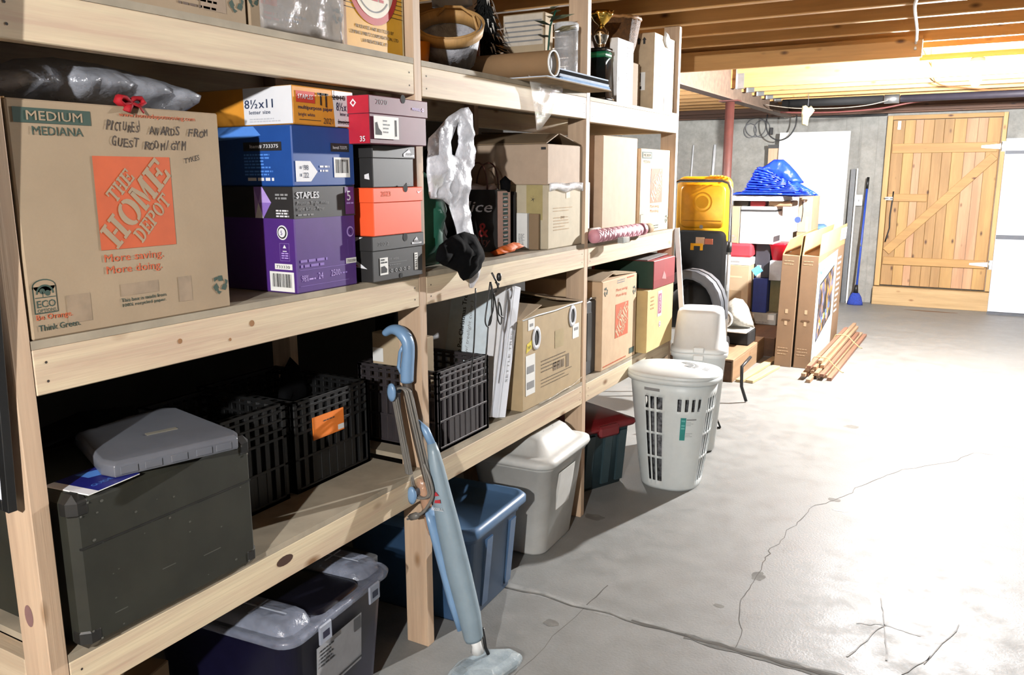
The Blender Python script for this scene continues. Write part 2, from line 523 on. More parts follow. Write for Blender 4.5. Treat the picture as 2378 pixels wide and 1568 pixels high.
for i, (p, q) in enumerate((((1.27, 2.74), (1.36, 3.02)), ((1.36, 3.02), (1.33, 3.22)), ((1.36, 3.02), (1.48, 3.0)), ((1.27, 2.98), (1.36, 3.02)), ((1.5, 2.82), (1.6, 3.15)), ((1.44, 2.72), (1.52, 2.88)), ((1.36, 3.02), (1.39, 2.78)))):
    strip(wander(p, q, 6, 0.012, 30 + i), 0.006, M_chalk, 0.0022)
struct('floor', b)

b = MB(); b.box(-3.2, 4.4, 11.18, 11.4, 0, 2.66, M_wall)
for x in (-1.55, -0.62, 0.16, 0.34): b.box(x - .004, x + .004, 11.172, 11.18, 0, 2.38, M_wall)      # form seams of the pour
b.box(-0.02, 0.14, 11.168, 11.18, 0, 2.38, M_wall)
struct('wall_back', b)
b = MB(); b.box(-3.2, -3.0, -4.4, 11.18, 0, 2.66, M_wall); struct('wall_left', b)
M_dkw = concrete('low_bounce_wall', '#3f3d3a', '#353331', '#4a4844', rough=.9)  # unseen walls, coloured dark to cut the light they bounce
b = MB(); b.box(4.2, 4.4, -4.4, 11.18, 0, 2.66, M_dkw); struct('wall_right', b)
b = MB(); b.box(-3.2, 4.4, -4.6, -4.4, 0, 2.66, M_dkw); struct('wall_front', b)
b = MB(); b.box(-1.0, -.96, -4.4, 4.9, 0, 2.2, plain('shade_screen_dark', '#1d1b19', .9, var=.3, scale=3)); struct('wall_shade_screen', b)  # added near-black wall, blocks light and keeps the space behind the rack dark
b = MB(); b.box(-3.2, 4.4, -4.6, 11.5, 2.64, 2.76, M_subfl); struct('ceiling', b)

ys = [4.57 - 0.406 * k for k in range(0, 22)] + [4.96, 5.39, 6.17] + [8.06, 8.47, 8.89, 9.31, 9.73, 10.15, 10.57]
GX = -0.65
for i, y in enumerate(sorted(ys)):
    if y < -4.35: continue
    b = MB(); b.box(GX if y > 4.7 else -2.99, 4.19, y - .019, y + .019, JZ, 2.64, M_joist)
    struct('ceiling_joist', b)
for y in sorted(ys):
    if y > 4.7:
        b = MB(); b.box(-2.99, GX - .06, y - .019, y + .019, JZ, 2.64, M_joist); struct('ceiling_joist', b)
for y in (5.8, 6.6, 7.02, 7.44):       # joists on the far side of the girder run on past the opening
    b = MB(); b.box(-2.99, GX - .06, y - .019, y + .019, JZ, 2.64, M_joist); struct('ceiling_joist', b)
b = MB(); b.box(-0.6, 1.12, 5.80, 5.838, 2.305, 2.43, M_joist); struct('ceiling_header', b)
b = MB(); b.box(-0.6, 4.19, 5.84, 5.878, JZ, 2.64, M_joist); struct('ceiling_header', b)
# rim boards and pipes where floor frame meets the far wall
b = MB(); b.box(-2.99, 4.19, 10.9, 10.94, 2.33, 2.64, M_brownb); struct('trim_1', b)
b = MB(); b.box(-2.99, 4.19, 11.02, 11.17, 2.315, 2.36, M_brownb); struct('trim_2', b)
b = MB(); b.box(-2.99, 4.19, 10.74, 10.78, 2.36, 2.64, M_brownb); struct('trim_3', b)

# steel girder on its post
g = thing('steel_girder', 'brown steel beam running under the ceiling past the red post', 'beam', (GX, 8.2, 2.29))
b = MB()
b.box(-.055, .055, -3.5, 2.7, 0, .012, M_steel); b.box(-.006, .006, -3.5, 2.7, .012, .335, M_steel); b.box(-.055, .055, -3.5, 2.7, .335, .347, M_steel)
b.build('i_beam', g)
b = MB(); b.box(-.04, .075, -3.5, 2.7, .348, .35, M_joist)
for s in (1,):
    for y in (4.96, 5.39, 6.17, 8.06, 8.47, 8.89, 9.31, 9.73):
        h = MB(); yy = y - 8.2
        h.box(.056, .060, yy - .045, yy + .045, .10, .3, M_galv); h.box(.058, .13, yy - .0235, yy - .0205, .105, .24, M_galv)
        h.box(.058, .13, yy + .0205, yy + .0235, .105, .24, M_galv); h.box(.058, .13, yy - .024, yy + .024, .103, .108, M_galv)
        h.build('joist_hanger', g)
c = thing('steel_column', 'red painted round steel post holding up the girder', 'column', (-.645, 8.05, 0))
b = MB(); b.lathe([(.043, .01), (.043, 2.275)], (0, 0, 0), M_steelred, 20); b.build('shaft', c)
b = MB(); b.box(-.09, .09, -.07, .07, 2.276, 2.289, M_steelred); b.build('cap_plate', c)
b = MB(); b.box(-.09, .09, -.09, .09, 0, .011, M_steelred); b.build('base_plate', c)

# bare bulbs: the real lamps of the room
def bulb(loc, label, strength, cord_top, k=1.0):
    t = thing('light_bulb', label, 'light bulb', loc)
    b = MB(); b.lathe([(0, -.055), (.016, -.052), (.028, -.04), (.034, -.022), (.0345, -.008), (.03, .01), (.02, .028), (.0145, .04)], (0, 0, 0), emit('bulb_glow', LAMP_COL, strength), 20); b.build('glass', t)
    b = MB(); b.lathe([(.014, .04), (.014, .062), (.022, .064), (.022, .09), (.045, .095), (.045, cord_top - loc[2])], (0, 0, 0), M_white, 18); b.build('socket', t)
    return t
bulb((1.41, 6.7, 2.25), 'glowing bare bulb under the ceiling opening before the far door', LAMP_FAR, 2.38)
bulb((-2.1, 7.0, 2.25), 'glowing bare bulb on the far side of the girder, out of sight behind the rack', LAMP_SIDE, 2.403)
b = MB(); b.box(-2.2, -2.0, 6.95, 7.05, 2.4035, 2.45, M_railw); struct('ceiling_block', b)
bulb((1.68, -2.15, 2.33), 'glowing bare bulb on the ceiling at the near end of the aisle', LAMP_NEAR, 2.455)
b = MB(); b.box(1.05, 4.19, 6.66, 6.74, 2.381, 2.42, M_joist); struct('ceiling_joist', b)   # board that carries the far bulb
b = MB(); b.box(1.6, 1.76, -2.25, -2.05, 2.4551, 2.49, M_railw); struct('ceiling_block', b)

# ------------------------------------------------------------------ shelving
YS = [0.824, 2.095, 3.347, 4.558]; PT = 0.038; PD = 0.089; BK = -0.66
BH = 0.089; PLY = 0.017
ZB = [[0.546, 0.561, 0.561], [1.194, 1.194, 1.192], [1.842, 1.840, 1.829]]   # underside of the boards, tier by bay
def top(tier, bay): return ZB[tier][bay] + BH + PLY
S = thing('shelving_unit', 'long three-tier storage rack of bare pine studs and planks', 'shelving', (0, YS[0], 0))
def sb(): return MB()
for y in YS:
    for x0 in (-PD, BK):
        b = MB(); b.box(x0, x0 + PD, y - YS[0], y - YS[0] + PT, 0, JZ - .003, M_postw, ch=.002)
        b.build('post', S)
for t in range(3):
    for k in range(3):
        y0 = YS[k] + PT - YS[0]; y1 = YS[k + 1] - YS[0]; z = ZB[t][k]
        b = MB(); b.box(-.038, 0, y0 + .001, y1 - .001, z, z + BH, M_beamw, ch=.002)
        for yy in (y0 + .025, y1 - .025):
            for zz in (z + .025, z + .062): b.disc((.0006, yy, zz), Yv, Zv, 0, 0, .0028, M_nail, 8)
        b.build('front_board', S)
        b = MB(); b.box(BK, BK + .038, y0 + .001, y1 - .001, z, z + BH, M_beamw, ch=.002); b.build('rear_board', S)
        b = MB(); b.box(BK, 0, y0 + .001, y1 - .001, z + BH + .0005, z + BH + PLY, M_ply); b.build('shelf_panel', S)
    for k in range(4):
        if k == 1 or k == 2: continue
        z = ZB[t][min(k, 2)]
        b = MB(); b.box(BK + PD + .001, -PD - .001, YS[k] - YS[0], YS[k] - YS[0] + PT, z, z + BH, M_railw, ch=.002); b.build('end_rail', S)
b = MB()
for o, a, c_ in (((.0007, 1.46 - YS[0], .60), .03, .012),): 
    b.disc(o, Yv, Zv, 0, 0, a, plain('dark_knot', '#3d2414', .7), 14, sy=.45)
for y, z, r in ((1.19, 1.243, .006), (1.40, 1.25, .008), (1.33, 1.222, .004)): b.disc((.0007, y - YS[0], z), Yv, Zv, 0, 0, r, plain('amber_knot', '#8a6038', .7), 12)
b.disc((-.05, -.0007, .745), X, Zv, 0, 0, .014, plain('purple_knot', '#7c5c58', .7), 16, sy=1.7)
b.build('knot', S)

# ------------------------------------------------------------------ helpers for printed boxes
FU, FV = Yv, Zv                     # aisle face: right is +Y
FO = (E, 0, 0)                      # origin of the aisle face in box coordinates
SO = (0, -E, 0)                     # camera-side face, right is +X (a <= 0)
def carton(name, label, cat, loc, w, h, d, mat, deco=None, group=None, rz=0.0, rot=None, ch=0.003, faces=None):
    b = MB(); b.box(-d, 0, 0, w, 0, h, mat, ch=ch)
    if deco: deco(b)
    o = b.build(name, None, loc)
    o.rotation_euler = rot if rot else (0, 0, rz)
    return tag(o, label, cat, group)
def lines(b, o, u, v, a, c, wd, n, lh, gap, mat, seed=1, ragged=.35):
    """A paragraph of print too small to read."""
    rnd = random.Random(seed)
    for i in range(n):
        x = a; y = c - i * (lh + gap); end = a + wd * (1 - ragged * rnd.random())
        while x < end:
            k = min(end - x, lh * (1.2 + 3.2 * rnd.random())); b.rect(o, u, v, x, x + k, y, y + lh, mat); x += k + lh * .7
def barcode(b, o, u, v, a0, a1, b0, b1, seed=1, back=None):
    b.rect(o, u, v, a0, a1, b0, b1, back or M_lab)
    rnd = random.Random(seed); x = a0 + (a1 - a0) * .1; o2 = Vector(o) + Vector(u).cross(Vector(v)) * .0006
    while x < a1 - (a1 - a0) * .1:
        k = (a1 - a0) * rnd.choice((.012, .02, .03)); b.rect(o2, u, v, x, x + k, b0 + (b1 - b0) * .22, b1 - (b1 - b0) * .1, M_inkb); x += k + (a1 - a0) * rnd.choice((.012, .02, .03))
def recycle(b, o, u, v, ca, cb, r, mat):
    for k in range(3):
        a = PI / 2 + k * 2 * PI / 3
        c, s = math.cos(a), math.sin(a)
        def T(p, q): return (ca + (p * c - q * s) * r, cb + (p * s + q * c) * r)
        b.poly(o, u, v, [T(.35, -.42), T(.95, -.32), T(.95, .2), T(.62, .52), T(.5, .2), T(.35, .2)], mat)
        b.poly(o, u, v, [T(.55, .5), T(.86, .36), T(.78, .82), T(.3, .78)], mat)
GL = {   # slab-serif stencil capitals, each a list of outlines in a unit cell
    'H': [[(0, 0), (.42, 0), (.42, .12), (.33, .12), (.33, .88), (.42, .88), (.42, 1), (0, 1), (0, .88), (.1, .88), (.1, .12), (0, .12)], [(.58, 0), (1, 0), (1, .12), (.9, .12), (.9, .88), (1, .88), (1, 1), (.58, 1), (.58, .88), (.67, .88), (.67, .12), (.58, .12)], [(.37, .44), (.63, .44), (.63, .56), (.37, .56)]],
    'T': [[(.3, 0), (.7, 0), (.7, .12), (.62, .12), (.62, .86), (.86, .86), (.88, .68), (1, .68), (1, 1), (0, 1), (0, .68), (.12, .68), (.14, .86), (.38, .86), (.38, .12), (.3, .12)]],
    'E': [[(0, 0), (.42, 0), (.42, .12), (.36, .12), (.36, .88), (.42, .88), (.42, 1), (0, 1), (0, .88), (.1, .88), (.1, .12), (0, .12)], [(.47, 0), (1, 0), (1, .34), (.88, .34), (.82, .13), (.47, .13)], [(.47, .87), (.82, .87), (.86, .68), (.98, .68), (.98, 1), (.47, 1)], [(.42, .44), (.62, .44), (.64, .32), (.74, .32), (.74, .68), (.64, .68), (.62, .56), (.42, .56)]],
    'O': None, 'D': None,
    'M': [[(0, 0), (.3, 0), (.3, .12), (.2, .12), (.2, .7), (.2, .88), (0, .88)], [(0, .9), (0, 1), (.3, 1), (.52, .45), (.5, .1), (.44, .1), (.19, .8), (.19, .9)], [(.66, 0), (1, 0), (1, .12), (.93, .12), (.93, .88), (1, .88), (1, 1), (.72, 1), (.54, .5), (.54, .2), (.7, .62), (.7, .12), (.66, .12)]],
    'P': [[(0, 0), (.46, 0), (.46, .12), (.36, .12), (.36, .88), (.42, .88), (.42, 1), (0, 1), (0, .88), (.1, .88), (.1, .12), (0, .12)], [(.47, 1), (.8, .98), (.97, .86), (1, .7), (.95, .52), (.8, .42), (.47, .40), (.47, .52), (.62, .54), (.72, .62), (.73, .76), (.66, .86), (.47, .88)]],
}
def arc_(cx, cy, rx, ry, a0, a1, n=9): return [(cx + rx * math.cos(a0 + (a1 - a0) * i / n), cy + ry * math.sin(a0 + (a1 - a0) * i / n)) for i in range(n + 1)]
GL['O'] = [arc_(.47, .5, .47, .5, PI / 2, 3 * PI / 2) + arc_(.47, .5, .21, .38, 3 * PI / 2, PI / 2), arc_(.53, .5, .47, .5, -PI / 2, PI / 2) + arc_(.53, .5, .21, .38, PI / 2, -PI / 2)]
GL['D'] = [GL['P'][0], arc_(.47, .5, .53, .5, -PI / 2, PI / 2) + arc_(.47, .5, .26, .38, PI / 2, -PI / 2)]
def hd_logo(b, o, u, v, a0, a1, b0, b1, paper):
    """Orange square with stencil lettering climbing to the upper right."""
    u, v = Vector(u), Vector(v); n = u.cross(v).normalized(); o2 = Vector(o) + n * .0008
    b.rect(o, u, v, a0, a1, b0, b1, M_orange)
    W_, H_ = a1 - a0, b1 - b0; c = math.sqrt(.5)
    for word, cx, cy, wd, hh in (('THE', .31, .685, .40, .165), ('HOME', .5, .5, 1.15, .305), ('DEPOT', .695, .325, .64, .17)):
        cell = wd / len(word)
        for i, ch in enumerate(word):
            for g in GL[ch]:
                pts = []
                for x, y in g:
                    X_ = -wd / 2 + cell * (i + .03 + .93 * x); Y_ = (y - .5) * hh
                    pts.append((a0 + W_ * min(1, max(0, cx + (X_ - Y_) * c)), b0 + H_ * min(1, max(0, cy + (X_ + Y_) * c))))
                b.poly(o2, u, v, pts, paper)

T0 = [top(0, k) for k in range(3)]; T1 = [top(1, k) for k in range(3)]; T2 = [top(2, k) for k in range(3)]

# ================================================================== MIDDLE SHELF, near bay
def deco(b):
    y, z = .870, T1[0]
    o2 = (E * 1.7, 0, 0)
    b.rect(FO, FU, FV, .010, .160, .399, .426, M_dkgreen)
    b.text('MEDIUM', o2, FU, FV, .034, .404, .0165, M_cb, width=.108, bold=.02)
    b.text('MEDIANA', FO, FU, FV, .042, .378, .0155, M_dkgreen, width=.099, bold=.015)
    b.text('www.homedepotmoving.com', FO, FU, FV, .222, .418, .0095, M_orange, width=.185, bold=.01)
    for i, (t, x, yy, hh, wd, sh) in enumerate((('PICTURES,', .190, .392, .017, .085, .25), ('AWARDS', .288, .388, .017, .078, .2), ('FROM', .385, .388, .016, .058, .25), ('GUEST', .200, .362, .017, .062, .15), ('ROOM/GYM', .273, .357, .017, .105, .25))):
        rj = random.Random(i * 7 + 2); st = wd / len(t)
        for q, ch in enumerate(t):
            if ch != ' ': b.text(ch, FO, FU, FV, x + q * st, yy + (rj.random() - .5) * .004, hh * (.85 + .35 * rj.random()), M_ink, width=st * (.15 if ch == ',' else (1.05 - .35 * rj.random())), bold=.012, shear=sh, rot=(rj.random() - .5) * .25 - .02)
    b.text('TYKES', FO, FU, FV, .372, .329, .011, M_ink, width=.042, rot=.22, shear=.2)
    hd_logo(b, FO, FU, FV, .155, .333, .157, .342, M_cb)
    b.text('More saving.', FO, FU, FV, .160, .128, .0175, M_orange, width=.138, bold=.018)
    b.text('More doing.', FO, FU, FV, .162, .104, .0175, M_orange, width=.130, bold=.018)
    b.rect(FO, FU, FV, .008, .054, .049, .1, M_dkgreen)
    b.disc(FO, FU, FV, .031, .1, .023, M_dkgreen, 20, sy=.6)
    b.rect(o2, FU, FV, .010, .052, .051, .1, M_cb); b.disc(o2, FU, FV, .031, .1, .021, M_cb, 20, sy=.55)
    o3 = (E * 2.2, 0, 0)
    b.ring(o3, FU, FV, .031, .086, .014, .0175, M_dkgreen, 16, 0, PI); b.disc(o3, FU, FV, .026, .091, .0055, M_dkgreen, 12); b.disc(o3, FU, FV, .036, .087, .0055, M_dkgreen, 12)
    b.rect(o3, FU, FV, .0255, .0268, .080, .09, M_dkgreen); b.rect(o3, FU, FV, .011, .051, .0785, .0800, M_dkgreen)
    b.text('ECO', o3, FU, FV, .013, .0605, .0135, M_dkgreen, width=.036, bold=.02); b.text('OPTIONS', o3, FU, FV, .013, .0515, .0065, M_dkgreen, width=.036)
    b.text('Be Orange.', FO, FU, FV, .010, .034, .0115, M_orange, width=.072, bold=.01); b.text('Think Green.', FO, FU, FV, .012, .016, .0115, M_dkgreen, width=.083, bold=.01)
    b.text('This box is made from', FO, FU, FV, .188, .048, .0075, M_dkgreen, width=.108, bold=.006); b.text('100% recycled paper.', FO, FU, FV, .190, .036, .0075, M_dkgreen, width=.105, bold=.006)
    recycle(b, FO, FU, FV, .444, .056, .021, M_dkgreen)
    for a0, a1, c0, c1 in ((.072, .122, .022, .077), (.19, .28, .06, .085), (.33, .365, .03, .085)): b.rect((E * .6, 0, 0), FU, FV, a0, a1, c0, c1, plain('torn_tape_mark', '#86735d', .7, var=.15))
hd = carton('cardboard_box', 'big tan moving box marked MEDIUM with pictures and awards handwriting', 'box', (0.0, .868, T1[0] + .0005), .472, .441, .45, M_cb, deco)
b = MB(); b.bar((-.004, .001, .0), (-.004, .001, .441), .004, .003, M_cbp); b.box(-.45, -.001, -.0015, .0005, .44, .4425, M_cbp); b.build('corrugated_edge', hd)

M_cloudy = film('cloudy_film', '#a3a6ae', 0.42, 0.12)
b = MB()
b.puff([(-.02, .0), (.02, .045), (.08, .068), (.16, .078), (.26, .076), (.36, .066), (.42, .055), (.47, .035), (.475, .008), (.44, -.004), (.2, -.002), (.05, -.002)], ((-.15, .90, T1[0] + .4475), Yv, Zv * 1.2, X), .12, M_cloudy, step=.014, rough=.022, seed=4, power=.6)
bag = b.build('plastic_bag'); tag(bag, 'crumpled clear plastic bag lying on top of the big MEDIUM moving box', 'plastic bag')
M_red = plain('red_ribbon', '#84121a', .7, var=.25, spec=.2)
bow = thing('ribbon_bow', 'small red ribbon bow on the top edge of the MEDIUM moving box', 'bow', (-.012, 1.125, T1[0] + .4415))
for s in (-1, 1):
    b = MB(); b.tube([(0, 0, .010), (.002, s * .012, .018), (.004, s * .024, .019), (.006, s * .030, .010), (.004, s * .018, .002), (0, 0, .008)], .0085, M_red, 8, flat=(1.3, .6)); b.build('loop', bow)
    b = MB(); b.tube([(0, 0, .008), (.016, s * .012, .002), (.017, s * .02, -.010)], .006, M_red, 6, flat=(1.4, .35)); b.build('tail', bow)
b = MB(); b.lathe([(.0, -.009), (.008, -.006), (.01, 0), (.008, .006), (0, .009)], (0, 0, .009), M_red, 10); b.build('knot', bow)

M_purple = plain('carton_purple', '#46256e', 0.45, var=.05); M_cblack = plain('carton_black', '#262424', 0.5, var=.08)
M_blue = plain('carton_blue', '#1d4487', 0.42, var=.05); M_blue2 = plain('carton_skyblue', '#4f82cf', .45, var=.04)
M_yelor = plain('carton_orange', '#cf8a2c', .5, var=.05); M_lilac = plain('print_lilac', '#a48bc8', .5); M_lilac2 = plain('print_lilac_dark', '#7d61aa', .5)
M_prw = plain('print_white', '#cfcfd2', .5, var=.02); M_navy = plain('print_navy', '#28344f', .6)
M_redlab = plain('print_red', '#bf3a2a', .6)
PZ = T1[0] + .0005
def deco(b):
    o2 = (E * 1.8, 0, 0); s2 = (0, -E * 1.8, 0)
    b.box(-.4305, .0008, -.0008, .2368, .194, .2745, M_cblack)          # telescoping black lid
    f = (E + .001, 0, 0); s = (0, -E - .001, 0)
    b.text('STAPLES', f, FU, FV, .010, .245, .0165, M_prw, width=.083, bold=.02)
    b.text('Premium Bright White', f, FU, FV, .012, .226, .010, M_grey, width=.118, bold=.01); b.text('Inkjet & Laser Paper', f, FU, FV, .012, .211, .010, M_grey, width=.10, bold=.01)
    lines(b, f, FU, FV, .012, .201, .06, 1, .004, .003, M_grey)
    b.rect(f, FU, FV, .195, .232, .198, .272, plain('print_violet', '#58256a', .5)); b.text('5', (f[0] + .0006, 0, 0), FU, FV, .203, .235, .026, M_prw, bold=.01); lines(b, (f[0] + .0006, 0, 0), FU, FV, .2, .226, .03, 1, .004, .003, M_lilac)
    b.text('98%', FO, FU, FV, .016, .030, .017, M_lilac, width=.025); b.text('24', FO, FU, FV, .078, .032, .017, M_lilac, width=.018); b.text('2500', FO, FU, FV, .128, .034, .017, M_lilac, width=.036)
    lines(b, FO, FU, FV, .043, .033, .025, 1, .004, .003, M_lilac); lines(b, FO, FU, FV, .165, .037, .03, 1, .004, .003, M_lilac2, 4, 0)
    lines(b, FO, FU, FV, .014, .080, .13, 2, .007, .006, M_lilac2, 5)
    for a, c in ((.01, .06), (.01, .018)): b.rect(FO, FU, FV, a, .2, c, c + .001, M_lilac2)
    b.disc(FO, FU, FV, .212, .150, .0145, M_lilac, 20); b.disc(o2, FU, FV, .212, .150, .0105, M_purple, 20); b.text('5', o2, FU, FV, .209, .145, .010, M_lilac)
    b.rect(FO, FU, FV, .2, .2005, .085, .13, M_lilac2); b.rect(FO, FU, FV, .224, .2245, .085, .13, M_lilac2)
    b.rect(FO, FU, FV, .190, .2335, .062, .077, M_lab); b.text('733330', o2, FU, FV, .194, .0655, .0075, M_inkb, width=.035)
    # camera side
    h = [(-.135, .194), (-.105, .194), (-.075, .234), (-.105, .2745), (-.135, .2745)]
    b.poly(s, X, Zv, h, M_lilac); b.poly((0, s[1] - .0006, 0), X, Zv, [(-.135, .194), (-.105, .194), (-.12, .234)], M_prw); b.poly((0, s[1] - .0006, 0), X, Zv, [(-.12, .234), (-.075, .234), (-.105, .194)], M_lilac2); b.poly((0, s[1] - .0007, 0), X, Zv, [(-.12, .234), (-.105, .2745), (-.135, .2745)], M_lilac2)
    lines(b, s, X, Zv, -.06, .252, .045, 2, .005, .004, M_grey, 3, .1); lines(b, s, X, Zv, -.06, .212, .045, 3, .004, .003, M_prw, 9, .1)
    b.disc(SO, X, Zv, -.043, .158, .019, M_prw, 22); b.disc(s2, X, Zv, -.043, .158, .0155, M_cblack, 22); b.disc((0, -E * 2.4, 0), X, Zv, -.043, .158, .012, M_prw, 20); b.text('5', (0, -E * 3, 0), X, Zv, -.047, .152, .011, M_purple)
    for a0, a1, c0, c1 in ((-.055, -.0545, .085, .13), (-.022, -.0215, .085, .13), (-.055, -.0215, .13, .1305), (-.055, -.0215, .085, .0855)): b.rect(SO, X, Zv, a0, a1, c0, c1, M_lilac)
    b.poly(SO, X, Zv, [(-.044, .118), (-.032, .118), (-.038, .127)], M_prw); b.rect(SO, X, Zv, -.045, -.031, .109, .111, M_prw); lines(b, SO, X, Zv, -.05, .103, .026, 3, .003, .003, M_lilac, 5, .1)
    b.rect(SO, X, Zv, -.076, -.014, .062, .077, M_lab); b.text('733330', s2, X, Zv, -.07, .0655, .0075, M_inkb, width=.048)
    barcode(b, SO, X, Zv, -.096, -.01, .004, .056, 3)
carton('paper_carton', 'black and purple copy paper carton at the bottom of its stack', 'carton', (0, 1.5625, PZ), .236, .2742, .43, M_purple, deco)
def deco(b):
    o2 = (E * 1.8, 0, 0); s2 = (0, -E * 1.8, 0)
    b.rect(FO, FU, FV, .142, .215, .090, .112, M_cblack); b.text('Item# 733375', o2, FU, FV, .15, .096, .009, M_prw, width=.056, bold=.01)
    barcode(b, FO, FU, FV, .152, .216, .022, .075, 8)
    b.poly(FO, FU, FV, [(.008, .012), (.062, .012), (.088, .037), (.062, .064), (.008, .064)], M_prw); b.text('98', o2, FU, FV, .036, .041, .013, M_navy, bold=.015); b.text('22', o2, FU, FV, .036, .022, .013, M_navy, bold=.015); b.rect(o2, FU, FV, .024, .028, .044, .051, M_navy); b.rect(o2, FU, FV, .024, .028, .025, .032, M_navy)
    lines(b, FO, FU, FV, .097, .048, .04, 2, .005, .006, M_prw, 3)
    b.rect(SO, X, Zv, -.17, -.035, .090, .112, M_cblack); b.text('Item# 733375', s2, X, Zv, -.145, .096, .010, M_prw, width=.10, bold=.012)
    lines(b, SO, X, Zv, -.17, .078, .1, 5, .004, .004, M_blue2, 4); lines(b, SO, X, Zv, -.17, .036, .13, 2, .004, .004, M_blue2, 5); lines(b, SO, X, Zv, -.16, .014, .13, 1, .008, .004, M_prw, 6)
    b.poly(SO, X, Zv, [(-.4, .138), (-.4, .112), (-.14, .124), (-.105, .129), (-.13, .152), (-.4, .152)], M_blue2)
carton('paper_carton', 'blue copy paper carton between the orange and the purple carton', 'carton', (0, 1.568, PZ + .2755), .237, .153, .44, M_blue, deco)
def deco(b):
    o2 = (E * 1.8, 0, 0); s2 = (0, -E * 1.8, 0)
    b.rect(FO, FU, FV, .155, .2285, .002, .0935, M_prw); b.poly((E * .5, 0, 0), FU, FV, [(.155, .0), (.165, .0), (.155, .0935), (.147, .0935)], M_prw)
    b.rect(FO, FU, FV, .012, .080, .055, .083, M_redlab); b.text('STAPLES', o2, FU, FV, .018, .064, .011, M_prw, width=.054, bold=.015)
    b.text('multipurpose paper', FO, FU, FV, .018, .036, .011, M_navy, width=.128, bold=.012); b.text('bright white', FO, FU, FV, .018, .019, .010, M_navy, width=.06)
    b.text('8½x11', o2, FU, FV, .160, .042, .022, M_navy, width=.058, bold=.016); b.text('letter size', o2, FU, FV, .174, .03, .009, M_navy, width=.042, bold=.01)
    for a0, a1, c0, c1 in ((.088, .13, .078, .083), (.098, .103, .052, .083), (.118, .123, .048, .083)): b.rect((E * 2.2, 0, 0), FU, FV, a0, a1, c0, c1, M_inkb)
    b.text('2010', (E * 2.2, 0, 0), FU, FV, .146, .070, .012, M_inkb, width=.05); b.rect((E * 2.6, 0, 0), FU, FV, .143, .19, .0745, .0775, M_inkb)
    b.text('2021', (E * 2.2, 0, 0), FU, FV, .106, .006, .015, M_ink, width=.04, shear=.2); b.rect(FO, FU, FV, .02, .1, .012, .0135, M_ink)
    b.text('Invoices', o2, FU, FV, .165, .008, .013, M_inkb, width=.05, shear=.2); b.rect((E * 2.4, 0, 0), FU, FV, .163, .215, .0125, .0155, M_inkb)
    b.rect(SO, X, Zv, -.17, 0, .002, .0935, M_prw); b.text('8½x11', s2, X, Zv, -.165, .042, .022, M_navy, width=.10, bold=.016); b.text('letter size', s2, X, Zv, -.15, .028, .009, M_navy, width=.075, bold=.01); lines(b, s2, X, Zv, -.15, .014, .12, 2, .003, .003, plain('pale_print', '#b5b6bb', .6), 6)
    b.rect((0, -E * .5, 0), X, Zv, -.44, 0, .093, .0945, M_cbl)
carton('paper_carton', 'orange and white copy paper carton on top of the blue one', 'carton', (0, 1.578, PZ + .2755 + .1545), .232, .0955, .44, M_yelor, deco)

# ---- four shoe boxes, each with a lid
def shoe(label, loc, w, h, d, mat, lidmat, lidh, deco, ld=.004, sidemat=None):
    b = MB(); b.box(-d, 0, 0, w, 0, h - .002, mat, ch=.002)
    t = b.build('shoe_box', None, loc); tag(t, label, 'shoe box', 'shoe boxes stacked by the second post')
    l = MB(); l.box(-d - ld, ld, -ld, w + ld, h - lidh, h, lidmat, ch=.002)
    p = MB()
    deco(l, p, ld)
    l.build('lid', t)
    if p.v: p.build('print', t)
    return t
M_maroon = plain('maroon_card', '#5d2a3a', .55, var=.05); M_redside = plain('red_card', '#a3132a', .5)
M_shblack = plain('shoe_black', '#242323', .5, var=.06); M_nike = plain('shoe_orange', '#e4552c', .45, var=.03)
M_faint = plain('faint_print', '#5b5b5c', .6)
def thumb(b, ld, w, h, mat=None):
    b.disc((ld + .0008, 0, 0), FU, FV, w * .62, h - .001, .011, M_blackm, 14, sy=1.1)
z = PZ
